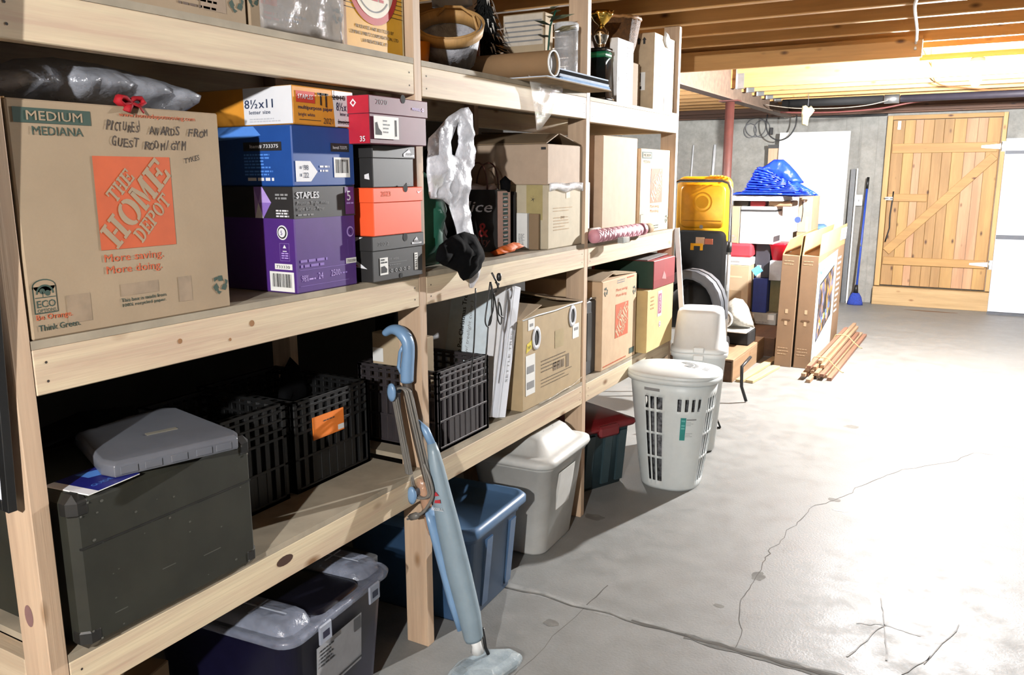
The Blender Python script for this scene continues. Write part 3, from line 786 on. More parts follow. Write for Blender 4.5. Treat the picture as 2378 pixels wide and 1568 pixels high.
def d(l, p, ld):
    h, w = .131, .242; s = (ld + E, 0, 0)
    thumb(l, ld, w, .122)
    p.text('2022', (ld + .0008, 0, 0), FU, FV, .02, .103, .011, M_faint, width=.05)
    def logo(o, a, c, k):
        p.poly(o, FU, FV, [(a, c), (a + .052 * k, c), (a + .052 * k, c + .005 * k), (a + .04 * k, c + .005 * k), (a + .026 * k, c + .022 * k), (a + .012 * k, c + .012 * k), (a + .012 * k, c + .006 * k), (a, c + .006 * k)], M_prw)
        o2 = (o[0] + .0006, 0, 0); p.text('AVIA', o2, FU, FV, a + .011 * k, c + .0025 * k, .010 * k, M_shblack, width=.034 * k, bold=.02, shear=.15)
    logo(s, .182, .098, .95)
    o = (E, 0, 0)
    p.rect(o, FU, FV, .03, .068, .018, .068, M_lab); o2 = (E * 1.8, 0, 0)
    lines(p, o2, FU, FV, .034, .06, .03, 2, .004, .004, M_inkb, 2); p.poly(o2, FU, FV, [(.034, .024), (.06, .024), (.062, .034), (.05, .044), (.034, .042)], M_inkb)
    p.rect(o, FU, FV, .198, .215, .018, .07, M_lab); lines(p, o2, FU, FV, .201, .062, .01, 6, .003, .004, M_inkb, 3, .1)
    p.text('FIT: WIDE', o, FU, FV, .075, .058, .006, M_grey, width=.045); p.rect(o, FU, FV, .075, .16, .050, .051, M_grey); lines(p, o, FU, FV, .075, .042, .06, 1, .003, .003, M_faint, 3)
    for i in range(5): p.ring(o, FU, FV, .085 + i * .021, .027, .003, .0055, M_grey, 12)
    p.disc(o, FU, FV, .13, .008, .008, M_blackm, 12)
    p.poly((0, -ld - E, 0), X, Zv, [(-.14, .098), (-.1, .098), (-.03, .129), (-.06, .129)], M_prw)
    q = (0, -E, 0); p.poly(q, X, Zv, [(-.13, .048), (-.02, .038), (-.07, .068), (-.13, .058)], M_prw); p.poly((0, -E * 1.6, 0), X, Zv, [(-.115, .049), (-.05, .044), (-.08, .06), (-.115, .055)], M_redlab); p.text('A', q, X, Zv, -.13, .005, .033, M_prw, width=.055, bold=.03)
shoe('black shoe box with white marks at the bottom of the shoe box stack', (.026, 1.838, z), .242, .131, .33, M_shblack, M_shblack, .042, d)
def d(l, p, ld):
    thumb(l, ld, .236, .135)
    p.text('2023', (ld + .0008, 0, 0), FU, FV, .03, .112, .014, M_orange, width=.045)
    p.poly((ld + .0008, 0, 0), FU, FV, [(.205, .121), (.211, .117), (.229, .127), (.212, .122), (.207, .125)], M_prw)
shoe('bright orange shoe box with lid, second from the bottom of its stack', (.030, 1.844, z + .1315), .230, .1365, .33, M_nike, M_nike, .042, d)
def d(l, p, ld):
    s = (ld + E, 0, 0)
    p.poly(s, FU, FV, [(.138, .088), (.19, .088), (.19, .093), (.178, .094), (.166, .110), (.15, .102), (.138, .096)], M_prw); p.text('AVIA', (s[0] + .0006, 0, 0), FU, FV, .147, .0905, .009, M_shblack, width=.034, bold=.02, shear=.15)
    lines(p, (E, 0, 0), FU, FV, .155, .008, .03, 1, .004, .003, M_grey, 2); p.poly((0, -E, 0), X, Zv, [(-.03, .025), (-.012, .022), (-.014, .04), (-.03, .036)], M_prw)
shoe('plain black shoe box between the orange and the maroon shoe box', (.026, 1.852, z + .2685), .192, .118, .33, M_shblack, M_shblack, .036, d)
def d(l, p, ld):
    s = (ld + E, 0, 0); thumb(l, ld, .235, .127)
    p.text('2020', (ld + .0008, 0, 0), FU, FV, .025, .105, .013, M_faint, width=.05)
    p.text('MERRELL', s, FU, FV, .188, .098, .0075, M_lilac, width=.043, bold=.015); p.ring(s, FU, FV, .240, .1015, .0028, .0052, M_lilac, 12)
    o = (E, 0, 0); o2 = (E * 1.8, 0, 0); p.rect(s, FU, FV, .012, .122, .014, .074, M_lab); p.poly((s[0] + .0006, 0, 0), FU, FV, [(.018, .024), (.045, .024), (.045, .032), (.032, .042), (.026, .058), (.018, .056)], M_inkb)
    lines(p, (s[0] + .0006, 0, 0), FU, FV, .052, .06, .03, 4, .004, .006, M_faint, 2); p.rect((s[0] + .0006, 0, 0), FU, FV, .104, .112, .022, .066, M_inkb)
    p.ring((0, -ld - E, 0), X, Zv, -.05, .108, .006, .011, M_prw, 4); p.text('35', (0, -E - ld, 0), X, Zv, -.03, .006, .014, M_prw, bold=.02)
t = shoe('maroon shoe box with red end and boot picture label, topmost of its stack', (.072, 1.788, z + .3870), .262, .1275, .34, M_maroon, M_maroon, .048, d)
b = MB(); b.rect((0, -.0048, 0), X, Zv, -.343, .003, .0805, .1265, M_redside); b.rect((0, -.0006, 0), X, Zv, -.339, 0, .001, .079, M_redside); b.build('end_panel', t)

# ================================================================== MIDDLE SHELF, second bay
Z1 = T1[1] + .0005
M_bagw = film('shopping_bag_film', '#d3d4da', 0.75, 0.3)
b = MB()
out = [(0, .552), (.04, .575), (.115, .625), (.19, .655), (.235, .662), (.262, .640), (.266, .56), (.272, .505), (.27, .47), (.245, .452), (.238, .405), (.228, .345), (.246, .28), (.272, .20), (.298, .125), (.282, .075), (.245, .045), (.215, .045), (.185, .13), (.155, .24), (.118, .335), (.07, .36), (.0, .365), (-.015, .44)]
hole = [(.125, .545), (.168, .605), (.172, .54), (.15, .502), (.132, .504)]
b.puff(out, ((-.006, 2.172, 1.165), Yv, Zv, X), .030, M_bagw, holes=[hole], step=.013, rough=.010, seed=11, power=.6)
o = b.build('plastic_bag'); tag(o, 'white plastic shopping bag hanging by its handle from the upper shelf', 'plastic bag')

M_pgreen = plain('pack_green', '#0f4a38', .6, var=.1, scale=30); M_pyel = plain('pack_yellow', '#a8a020', .6)
t = thing('backpack', 'green backpack with yellow trim behind the white shopping bag', 'backpack', (-.10, 2.20, Z1))
b = MB(); b.puff([(-.045, 0), (-.05, .1), (-.04, .22), (0, .30), (.07, .315), (.13, .28), (.155, .2), (.16, .1), (.14, 0)], ((0, 0, 0), Yv, Zv, X), .085, M_pgreen, step=.025, rough=.008, seed=2, power=.5); b.build('pack_body', t)
b = MB(); b.puff([(.01, .255), (.025, .305), (.085, .305), (.10, .285), (.07, .25), (.075, .2)], ((.062, 0, 0), Yv, Zv, X), .016, M_pyel, step=.02, rough=.003); b.build('top_panel', t)
b = MB(); b.puff([(.05, .02), (.09, .09), (.105, .09), (.075, .01)], ((.085, 0, 0), Yv, Zv, X), .012, M_pyel, step=.02, rough=.003); b.build('side_panel', t)
M_mesh = plain('mesh_nylon', '#171615', .95, var=.5, scale=160, spec=.1)
t = thing('mesh_bag', 'black mesh bag slumped under the white shopping bag', 'bag', (-.10, 2.24, Z1))
b = MB(); b.puff([(.0, .0), (.005, .1), (.02, .22), (.03, .31), (.065, .305), (.10, .24), (.145, .14), (.17, .05), (.185, .0)], ((0, 0, 0), Yv, Zv, X), .05, M_mesh, step=.022, rough=.01, seed=7); b.build('bag_body', t)
b = MB(); b.tube([(.045, .02, .29), (.05, .06, .28), (.05, .11, .21), (.05, .16, .10)], .006, M_black, 6); b.build('strap', t)

M_nyl = plain('black_nylon', '#060607', .9, var=.3, scale=20, spec=.08)
t = thing('duffel_bag', 'black duffel bag with a thin red strap, standing beside the black gift bag', 'bag', (-.47, 2.80, Z1))
b = MB(); b.puff([(-.1, 0), (-.1, .2), (-.06, .33), (.02, .41), (.11, .43), (.20, .41), (.235, .33), (.21, .22), (.2, .1), (.2, 0)], ((0, 0, 0), Yv, Zv, X), .11, M_nyl, step=.03, rough=.012, seed=5); b.build('bag_body', t)
b = MB(); b.puff([(-.09, .05), (-.06, .2), (0, .29), (.06, .27), (.085, .17), (.06, .05)], ((.075, 0, 0), Yv, Zv, X), .06, plain('grey_nylon', '#2b2b2e', .6), step=.025, rough=.01, seed=6); b.build('front_pocket', t)
b = MB(); b.tube(spl([(.11, .03, .30), (.12, .09, .28), (.125, .13, .23), (.12, .15, .17)]), .004, plain('red_strap', '#6b2220', .6), 6); b.build('strap', t)
b = MB(); b.poly((.148, 0, 0), Yv, Zv, [(-.02, .16), (0, .19), (.035, .195), (.055, .165), (.06, .18), (.03, .215), (-.005, .205), (-.03, .17)], M_prw); b.build('printed_mark', t)
b = MB(); b.puff([(.01, .05), (.035, .16), (.065, .15), (.06, .03)], ((.145, 0, 0), Yv, Zv, X), .01, plain('grey_web', '#4a4a4c', .6), step=.02, rough=.002); b.build('webbing', t)

t = thing('drawstring_bag', 'small black drawstring bag slumped over the edge of the middle shelf', 'bag', (.02, 2.27, Z1))
b = MB(); b.puff([(-.12, .005), (-.10, .05), (-.03, .075), (.05, .085), (.12, .07), (.165, .02), (.165, -.02), (.14, -.055), (.09, -.075), (.04, -.078), (.02, -.05), (-.03, -.03), (-.08, -.015)], ((.02, -.02, .034), Yv, Zv, X), .036, M_nyl, step=.015, rough=.014, seed=9); b.build('bag_body', t)
b = MB(); b.lathe([(.004, -.014), (.008, -.01), (.009, 0), (.008, .01), (.004, .014)], (.07, .17, -.045), M_black, 10); b.build('cord_lock', t)
b = MB(); b.tube([(.05, .155, -.03), (.055, .175, -.06), (.055, .19, -.085), (.05, .178, -.10)], .0035, M_black, 6); b.tube([(.055, .185, -.085), (.055, .195, -.072), (.05, .18, -.066)], .0035, M_black, 6); b.build('cord_end', t)
for pts in ([(.052, .045, -.07), (.05, .04, -.2), (.045, .035, -.30), (.03, .028, -.42)], [(.052, .14, -.06), (.055, .115, -.13), (.055, .10, -.19), (.052, .125, -.215), (.05, .15, -.19), (.052, .15, -.12), (.052, .145, -.06)], [(.052, .15, -.07), (.05, .165, -.15), (.05, .13, -.21), (.05, .115, -.3), (.045, .10, -.40)], [(.054, .16, -.1), (.05, .185, -.16), (.05, .195, -.2), (.05, .215, -.22), (.05, .22, -.18), (.05, .205, -.14), (.05, .2, -.18), (.05, .235, -.20)]):
    b = MB(); b.tube(spl(pts), .0026, M_black, 6); b.build('cord', t)

M_gift = plain('gift_bag_black', '#252423', .35, var=.06); M_giftside = plain('gift_bag_pink', '#b9998e', .45)
t = thing('gift_bag', 'black paper gift bag with white script and a red ampersand', 'gift bag', (-.13, 2.80, Z1))
b = MB(); b.box(-.20, 0, 0, .11, .003, .245, M_gift)
s = (0, -E, 0); s2 = (0, -E * 2, 0)
b.text('Nice', s, X, Zv, -.19, .158, .042, M_prw, width=.17, bold=.012, shear=.25); b.text('&', s, X, Zv, -.085, .06, .055, plain('ampersand_red', '#a33a3c', .6), width=.045, bold=.02); b.text('Naughty', s, X, Zv, -.19, .02, .032, plain('faded_red', '#6e3d35', .6), width=.16, shear=.25)
f = (E, 0, 0); b.rect(f, Yv, Zv, .004, .106, .004, .24, M_giftside); 
rnd = random.Random(3)
for i in range(15): b.rect((E * 1.8, 0, 0), Yv, Zv, .045, .085, .010 + i * .0152, .020 + i * .0152, plain('gift_teal', '#3d5a5a', .5)); 
for i in range(9): b.rect((E * 2.4, 0, 0), Yv, Zv, .052, .078, .014 + i * .024, .019 + i * .024, M_prw)
b.build('bag_body', t)
for y in (.012, .098):
    b = MB(); b.tube(spl([(-.15, y, .235), (-.148, y, .29), (-.13, y + .005, .335), (-.10, y + .01, .35), (-.07, y + .005, .335), (-.052, y, .29), (-.05, y, .235)]), .0032, plain('brown_cord', '#4a2418', .6), 6); b.build('handle', t)
b = MB(); b.puff([(-.19, .235), (-.15, .275), (-.09, .26), (-.04, .27), (-.015, .235)], ((0, .05, 0), X, Zv, Yv), .03, plain('tissue', '#b9a9a4', .6), step=.02, rough=.01); b.build('tissue_paper', t)
b = MB(); b.puff([(-.03, .235), (-.035, .28), (-.01, .30), (.015, .28), (.012, .235)], ((0, .085, 0), X, Zv, Yv), .02, M_nyl, step=.012, rough=.006); o = b.build('glove', None, (-.13, 2.80, Z1)); tag(o, 'small black knitted bundle sticking out of the gift bag', 'glove')
b = MB(); b.puff([(-.02, .002), (-.015, .022), (.05, .034), (.13, .042), (.17, .036), (.172, .014), (.1, .004)], ((-.07, 2.70, Z1), Yv, Zv, X), .04, plain('orange_cloth', '#c25a16', .7), step=.016, rough=.006); o = b.build('orange_cloth'); tag(o, 'folded orange cloth on the shelf in front of the black gift bag', 'cloth')

def deco(b):
    o2 = (E * 1.6, 0, 0)
    lines(b, FO, FU, FV, .045, .165, .2, 2, .003, .009, plain('faint_brown', '#a38a68', .8), 3); lines(b, FO, FU, FV, .05, .125, .15, 5, .0035, .009, plain('faint_brown', '#a38a68', .8), 4)
    b.rect(FO, FU, FV, .12, .15, .12, .132, plain('faint_brown', '#a38a68', .8)); b.rect(FO, FU, FV, .165, .205, .205, .258, plain('tape_old', '#a8916c', .4)); 
    b.rect(SO, X, Zv, -.10, -.025, .12, .262, plain('olive_print', '#9b8d5e', .7)); 
    for kx in range(5):
        a = kx * 2 * PI / 5; b.poly((0, -E * 1.8, 0), X, Zv, [(-.07, .205), (-.07 + .014 * math.cos(a), .205 + .016 * math.sin(a)), (-.069 + .003 * math.cos(a + .9), .205 + .003 * math.sin(a + .9))], M_inkb)
t = carton('cardboard_box', 'pale tan carton with torn tape along its top, under another carton', 'box', (-.012, 3.012, Z1), .329, .262, .46, plain('carton_sand', '#b0a48c', .8, var=.05), deco)
b = MB()
b.puff([(.0, .235), (.0, .27), (.06, .272), (.15, .268), (.24, .272), (.325, .268), (.327, .232), (.25, .242), (.16, .228), (.07, .243)], ((.006, 0, 0), Yv, Zv, X), .007, film('shiny_tape', '#e8e8ea', .55, .08), step=.015, rough=.005, power=.4); b.build('packing_tape', t)
def deco(b):
    b.rect(SO, X, Zv, -.03, -.008, .14, .15, M_inkb)
t = carton('cardboard_box', 'open tan carton with loose top flaps on top of the pale carton', 'box', (-.014, 3.010, Z1 + .2625), .331, .162, .44, plain('carton_rose', '#a5907b', .8, var=.05), deco)
flap(t, [(-.005, .0, .163), (-.435, .0, .163), (-.42, .15, .212), (-.03, .155, .205)], M_cbd)
flap(t, [(-.005, .33, .163), (-.435, .33, .163), (-.42, .175, .222), (-.03, .17, .207)], M_cbd)
t = thing('flat_box', 'slim white box standing against the side of the pale tan carton', 'box', (-.115, 2.985, Z1)); b = MB(); b.box(-.03, 0.02, 0, .022, 0, .148, M_lab, ch=.001); lines(b, (0, -E, 0), X, Zv, -.02, .06, .03, 8, .003, .003, M_grey, 3); b.build('box_body', t)
t = thing('flat_box', 'thin brown card strip standing beside the slim white box', 'box', (-.088, 2.987, Z1)); b = MB(); b.box(0, .045, 0, .014, 0, .146, M_cbd, ch=.001); b.build('box_body', t)
b = MB(); b.box(-.165, -.150, 2.975, 2.99, Z1, Z1 + .235, M_inkb); o = b.build('black_strip'); tag(o, 'narrow black strip standing behind the slim white box', 'strip')

# ================================================================== MIDDLE SHELF, far bay
Z1 = T1[2] + .0005
carton('cardboard_box', 'tall plain tan carton standing on the middle shelf by the third post', 'box', (-.012, 3.565, Z1), .435, .482, .40, plain('carton_plain', '#b39a82', .8, var=.04), None)
def deco(b):
    hd_logo(b, FO, FU, FV, .155, .335, .155, .335, plain('carton_plain2', '#c0a888', .8)); o2 = (E * 1.7, 0, 0)
    b.rect(FO, FU, FV, .015, .16, .385, .42, M_dkgreen); b.rect(o2, FU, FV, .03, .145, .392, .413, plain('carton_plain2', '#c0a888', .8)); b.text('MEDIUM', (E * 2.2, 0, 0), FU, FV, .038, .395, .0145, M_dkgreen, width=.1, bold=.02); b.text('MEDIANA', FO, FU, FV, .04, .362, .0145, M_dkgreen, width=.1)
    b.text('More saving.', FO, FU, FV, .158, .125, .0175, M_orange, width=.138, bold=.018); b.text('More doing.', FO, FU, FV, .16, .1, .0175, M_orange, width=.13, bold=.018)
    b.rect(FO, FU, FV, .01, .05, .045, .1, M_dkgreen); b.rect(o2, FU, FV, .0125, .0475, .0475, .0975, plain('carton_plain2', '#c0a888', .8)); recycle(b, FO, FU, FV, .42, .06, .022, M_dkgreen); lines(b, FO, FU, FV, .19, .03, .11, 2, .005, .008, M_dkgreen, 3)
carton('cardboard_box', 'tan moving box with an orange square logo, on the middle shelf beside the last post', 'box', (-.012, 4.052, Z1), .45, .435, .42, plain('carton_plain2', '#c0a888', .8), deco)
b = MB(); b.box(-.075, -.045, 3.455, 3.50, Z1, Z1 + .27, M_wpaint, ch=.002); o = b.build('white_board'); tag(o, 'narrow white board on end behind the third post', 'board')
# gift wrap rolls poking over the edge
M_wrap = plain('wrap_pink', '#c78c98', .5); M_wrapd = plain('wrap_maroon', '#71283e', .5); M_wrapl = plain('wrap_pale', '#d9b9bd', .5); M_core = cardboard('roll_core', '#84694c'); M_wrap2 = plain('wrap_plum', '#8c5560', .5)
def roll(label, a, c, r, mat, pat=None, core=None):
    a, c = Vector(a), Vector(c); d = (c - a); L_ = d.length
    t = thing('gift_wrap_roll', label, 'gift wrap roll', a, group='gift wrap rolls on the middle shelf')
    b = MB(); b.tube([(0, 0, 0), tuple(d)], r, mat, 20)
    if pat:                                   # diamonds printed round the paper
        dn = d.normalized(); up = Vector((0, 0, 1)); sd = dn.cross(up).normalized(); nl, na = 220, 54; rep = max(1, round(L_ / (2.0 * r))); quads = {}
        for i in range(nl):
            for j in range(na):
                s_ = ((i + .5) / nl * rep) % 1 - .5; q_ = ((j + .5) / na * 3) % 1 - .5; dd = abs(s_) + abs(q_)
                mt = pat if dd < .10 else M_wrapl if dd < .2 else mat if dd < .36 else pat if .42 < dd < .58 else mat if dd < .8 else M_wrapl
                if mt is mat: continue
                P4 = []
                for ii, jj in ((i, j), (i + 1, j), (i + 1, j + 1), (i, j + 1)):
                    th = 2 * PI * jj / na; P4.append(dn * (L_ * ii / nl) + (sd * math.cos(th) + up * math.sin(th)) * (r + .0007))
                b.quad(P4, mt)
    b.build('paper', t)
    if core: 
        b = MB(); b.tube([tuple(d * .99), tuple(d + d.normalized() * core)], r * .82, M_core, 16); b.build('core', t)
    return t
roll('wrapping paper roll patterned with pink and maroon diamonds', (.024, 3.395, Z1 + .032), (.030, 3.925, Z1 + .032), .0305, M_wrap, M_wrapd)
roll('short plum wrapping paper roll with a bare brown end, right of the diamond one', (.031, 3.935, Z1 + .032), (.034, 3.985, Z1 + .032), .031, M_wrap2, None, .085)
roll('grey wrapping paper roll behind the patterned roll by the third post', (-.028, 3.40, Z1 + .046), (-.022, 3.555, Z1 + .046), .018, plain('wrap_grey', '#a79c96', .5))
t = thing('plastic_case', 'small clear plastic case on the shelf edge in front of the patterned roll', 'plastic case', (.075, 3.60, Z1 - .012))
b = MB(); b.box(-.022, .008, 0, .085, 0, .028, film('clear_box', '#c3c6c2', .6, .1), ch=.003); b.build('shell', t)
b = MB(); b.box(-.021, .007, .004, .024, .001, .026, plain('dark_olive', '#3a4038', .5)); b.build('dark_insert', t)
# ================================================================== UPPER SHELF
Z2 = T2[0] + .0005
def deco(b):
    b.rect(FO, FU, FV, .35, .422, .02, .12, plain('grey_smear', '#8d7a66', .8)); recycle(b, FO, FU, FV, .452, .05, .022, M_dkgreen); lines(b, FO, FU, FV, .29, .05, .11, 3, .005, .009, plain('brown_ink', '#5c4c40', .8), 6, .1)
carton('cardboard_box', 'tan carton with a recycling mark at the near end of the top shelf', 'box', (-.03, .99, Z2), .484, .39, .45, M_cb, deco)
def deco(b):
    hd_logo(b, FO, FU, FV, .035, .09, .062, .20, M_cb); lines(b, FO, FU, FV, .045, .04, .05, 2, .006, .005, M_orange, 2); recycle(b, FO, FU, FV, .31, .075, .02, M_dkgreen); recycle(b, FO, FU, FV, .012, .065, .016, M_dkgreen); lines(b, FO, FU, FV, .115, .045, .08, 2, .006, .006, M_grey, 4)
t = carton('cardboard_box', 'tan moving box wrapped in shiny plastic film, next to the yellow carton', 'box', (-.03, 1.484, Z2), .325, .36, .45, M_cb, deco)
b = MB(); b.puff([(.022, .002), (.022, .3), (.10, .31), (.2, .3), (.322, .31), (.326, .1), (.324, .002), (.2, .006), (.1, .002)], ((.010, 0, 0), Yv, Zv, X), .006, film('stretch_film', '#a9a6a4', .35, .1), step=.022, rough=.008, seed=3, flat_back=True, power=.4); b.build('plastic_wrap', t)
M_yel = plain('carton_yellow', '#c48f24', .5, var=.05); M_redr = plain('label_red', '#a02a28', .5); M_cream = plain('label_cream', '#c9c0ac', .5, var=.04)
def deco(b):
    f2 = (E * 1.7, 0, 0); f3 = (E * 2.4, 0, 0); f4 = (E * 3, 0, 0)
    for i in range(13): b.rect(FO, FU, FV, .004, .266, .105 + i * .0125, .107 + i * .0125, plain('dark_olive_ink', '#4d3a18', .6))
    b.disc(f2, FU, FV, .130, .185, .112, M_redr, 40); b.disc(f3, FU, FV, .130, .185, .093, M_cream, 40)
    b.text('NA', f4, FU, FV, .146, .152, .040, M_inkb, width=.052, bold=.04); b.text('LONDO', f4, FU, FV, .055, .152, .040, M_inkb, width=.088, bold=.04)
    lines(b, f4, FU, FV, .085, .138, .09, 1, .008, .004, M_redr, 5, 0); b.ring(f4, FU, FV, .13, .185, .075, .079, M_grey, 24, PI * 1.2, PI * 1.8)
    ol = plain('olive_ink', '#5e4718', .6)
    for i, (s, wd) in enumerate((('PRODUCED AND BOTTLED BY', .17), ('LEMING SPIRITS CORPORATION, LTD', .215), ('LAWRENCEBURG, KY', .115))): b.text(s, FO, FU, FV, .135, .062 - i * .018, .0095, ol, width=wd, bold=.015, center=True)
    b.rect(FO, FU, FV, -.0, .012, .002, .39, plain('brown_edge', '#9a6a2c', .5)); b.rect(FO, FU, FV, .262, .270, .002, .39, plain('pale_edge', '#b0a078', .5))
carton('carton', 'yellow carton with a red ring label on the top shelf by the second post', 'carton', (-.028, 1.815, Z2), .270, .40, .30, M_yel, deco)

Z2 = T2[1] + .0005
# bushel basket
M_slat = plain('basket_galv', '#8f9096', .6, var=.3, scale=22, bump_s=.4); M_band = wood('basket_band', 'z', '#b08a55', '#9c7747', knots=False)
t = thing('bushel_basket', 'round bushel basket with wooden rim band, tipped towards the aisle beside the second post', 'basket', (-.205, 2.60, Z2 + .060), rot=(.50, .35, .0))
b = MB(); b.lathe([(.0, .006), (.086, .006), (.090, .0), (.118, .140), (.114, .140), (.084, .010), (0, .010)], (0, 0, 0), M_slat, 40, wob=lambda j, z: 1 + .012 * math.cos(j * 2.5 * 2 * PI / 5)); b.build('body', t)
b = MB(); b.lathe([(.115, .108), (.120, .108), (.127, .146), (.122, .146), (.115, .108)], (0, 0, 0), M_band, 40); b.build('rim_band', t)
b = MB(); b.lathe([(.102, .10), (.099, .10), (.110, .146), (.113, .146), (.102, .10)], (0, 0, 0), M_band, 40); b.build('inner_band', t)
b = MB(); b.tube([(-.10, .05, .12), (-.07, .07, .16), (-.01, .085, .17), (.05, .075, .16), (.09, .05, .12)], .005, M_band, 8); b.build('handle', t)
# foam boards under the tube
M_fb = plain('foam_board_black', '#121213', .95, spec=.03); M_fw = plain('foam_board_white', '#b9c3d0', .95, spec=.05); M_fk = plain('foam_board_kraft', '#8d7a62', .95, spec=.05)
lab = ['lowest kraft-backed sheet of the board stack poking out over the aisle', 'thin white board lying on the kraft-backed sheet over the aisle', 'pale blue-white board in the middle of the board stack', 'white board just under the black one in the board stack', 'black board on top of the board stack by the third post']
zb = Z2
for i, (x1, x0, y0, y1, th, mt) in enumerate(((.12, -.45, 2.735, 3.335, .004, M_fk), (.118, -.45, 2.745, 3.335, .004, M_fw), (.112, -.44, 2.885, 3.335, .009, plain('foam_board_blue', '#8fa9c8', .95, spec=.05)), (.108, -.45, 2.87, 3.335, .010, M_fw), (.105, -.45, 2.865, 3.335, .018, M_fb))):
    b = MB(); b.box(0, x1 - x0, 0, y1 - y0, 0, th, mt, ch=.0006)
    if i == 4: b.box(x1 - x0 - .012, x1 - x0 + .0004, -.0004, y1 - y0, .0135, .0184, M_fw)
    o = b.build('foam_board', None, (x0, y0, zb)); tag(o, lab[i], 'board', 'boards under the cardboard tube'); zb += th + .0006
    # stops short of the third post where it passes beside it
# cardboard tube
t = thing('cardboard_tube', 'thick brown mailing tube lying on the stack of boards, open end to the aisle', 'tube', (-.30, 2.86, Z2 + .0135 + .049))
b = MB(); b.lathe([(.047, 0), (.047, .40), (.043, .40), (.043, .0), (.047, 0)], (0, 0, 0), cardboard('tube_kraft', '#84684a'), 32); o = b.build('tube_wall', t); o.rotation_euler = (0, PI / 2, 0)
b = MB(); b.lathe([(.0475, .40), (.0475, .404), (.0415, .404), (.0415, .40), (.0475, .4)], (0, 0, 0), M_lab, 32); b.lathe([(.0425, .01), (.0425, .392)], (0, 0, 0), plain('cap_white', '#c5c8cb', .8, spec=.1), 24); o = b.build('white_liner', t); o.rotation_euler = (0, PI / 2, 0)
t.location = (-.29, 2.808, Z2 + .0572)
# small artificial tree
M_fir = plain('fir_black', '#0b0d0c', .8, var=.4); M_firlit = plain('fir_lit_tip', '#cfcdc6', .5)  # pale tips: light from behind, painted onto the fir
t = thing('artificial_tree', 'small dark artificial fir tree behind the cardboard tube', 'artificial tree', (-.34, 3.06, Z2))
b = MB(); b.lathe([(.06, 0), (.06, .012), (.012, .02), (.008, .40), (.003, .445)], (0, 0, 0), M_fir, 10); b.build('trunk', t)
b = MB(); rnd = random.Random(5)
for i in range(1300):
    zz = .07 + .36 * rnd.random(); r = (.43 - zz) * .36 * (.6 + .5 * rnd.random()) + .016; a = rnd.random() * 2 * PI
    p = Vector((math.cos(a), math.sin(a), 0)); q = p.cross(Zv)
    dz = .02 + .03 * rnd.random(); b.add([p * .008 + Zv * zz + q * .005, p * .008 + Zv * zz - q * .005, p * r * (.8 + .3 * rnd.random()) + Zv * (zz - dz) - q * .0012, p * r + Zv * (zz - dz) + q * .0012], [(0, 1, 2, 3)], M_fir)
b.build('branches', t)
b = MB()
for i in range(60):
    zz = .07 + .34 * rnd.random(); r = (.43 - zz) * .36 * 1.02 + .02; a = -.9 + 1.6 * rnd.random()
    p = Vector((math.cos(a), math.sin(a), 0)); q = p.cross(Zv)
    b.add([p * r * .85 + Zv * zz + q * .004, p * r * .85 + Zv * zz - q * .004, p * r * 1.08 + Zv * (zz - .03) + q * .001], [(0, 1, 2)], M_firlit)
b.build('lit_tips', t)
# amber bottle, carton, canister and greens at the back of the same bay
M_amber = newmat('amber_glass')[0]; B_ = M_amber.node_tree.nodes['Principled BSDF']; B_.inputs['Base Color'].default_value = lin('#a8481a'); B_.inputs['Roughness'].default_value = .08; B_.inputs['Transmission Weight'].default_value = .6
t = thing('amber_vase', 'tall amber glass vase between the basket and the dark fir tree', 'vase', (-.315, 3.0 - .075, Z2)); b = MB(); b.lathe([(0, 0), (.03, 0), (.034, .02), (.034, .2), (.028, .225), (.03, .25), (.026, .25), (.025, .225), (.03, .2), (.03, .012), (0, .01)], (0, 0, 0), M_amber, 20); b.build('glass', t)
t = thing('amber_vase', 'second amber glass vase half hidden behind the fir tree', 'vase', (-.44, 3.06, Z2)); b = MB(); b.lathe([(0, 0), (.04, 0), (.045, .02), (.045, .19), (.04, .22), (.038, .22), (.041, .19), (.041, .012), (0, .01)], (0, 0, 0), M_amber, 20); b.build('glass', t)
def deco(b):
    for i in range(5): b.rect((0, -E * 2, 0), X, Zv, -.19, -.01, .215 + i * .02, .221 + i * .02, M_grey)
    b.rect(SO, X, Zv, -.195, -.005, .2, .325, plain('carton_whitish', '#bdb3a4', .7))
carton('cardboard_box', 'tan carton with grey print behind the fir tree on the top shelf', 'box', (-.15, 3.235, Z2), .085, .33, .20, M_cbl, deco)
M_cl = film('clear_canister', '#b9bbbd', .5, .08)
t = thing('plastic_canister', 'tall clear plastic canister with a lid beside the third post', 'canister', (-.055, 3.255, zb + .0005)); 
b = MB(); b.lathe([(0, 0), (.045, 0), (.05, .012), (.05, .115), (.047, .118), (.05, .122), (.05, .2), (.0, .2)], (0, 0, 0), M_cl, 24); b.build('jar', t)
b = MB(); b.lathe([(.052, .2), (.052, .222), (.047, .228), (0, .228)], (0, 0, 0), film('canister_lid', '#d9dadb', .8, .2), 24); b.build('lid', t)
t = thing('leaf_garland', 'pale green and cream leaf decoration at the back beside the third post', 'decoration', (-.105, 3.185, Z2 + .0095)); rnd = random.Random(8)
b = MB(); b.tube([(0, 0, 0), (.0, 0, .15), (.01, .0, .25), (.03, .01, .31)], .004, M_pgreen, 6); b.build('stem', t)
mg = [plain('leaf_sage', '#6f7a5c', .7), plain('leaf_cream', '#a79b78', .7), plain('leaf_dark', '#33422f', .7)]
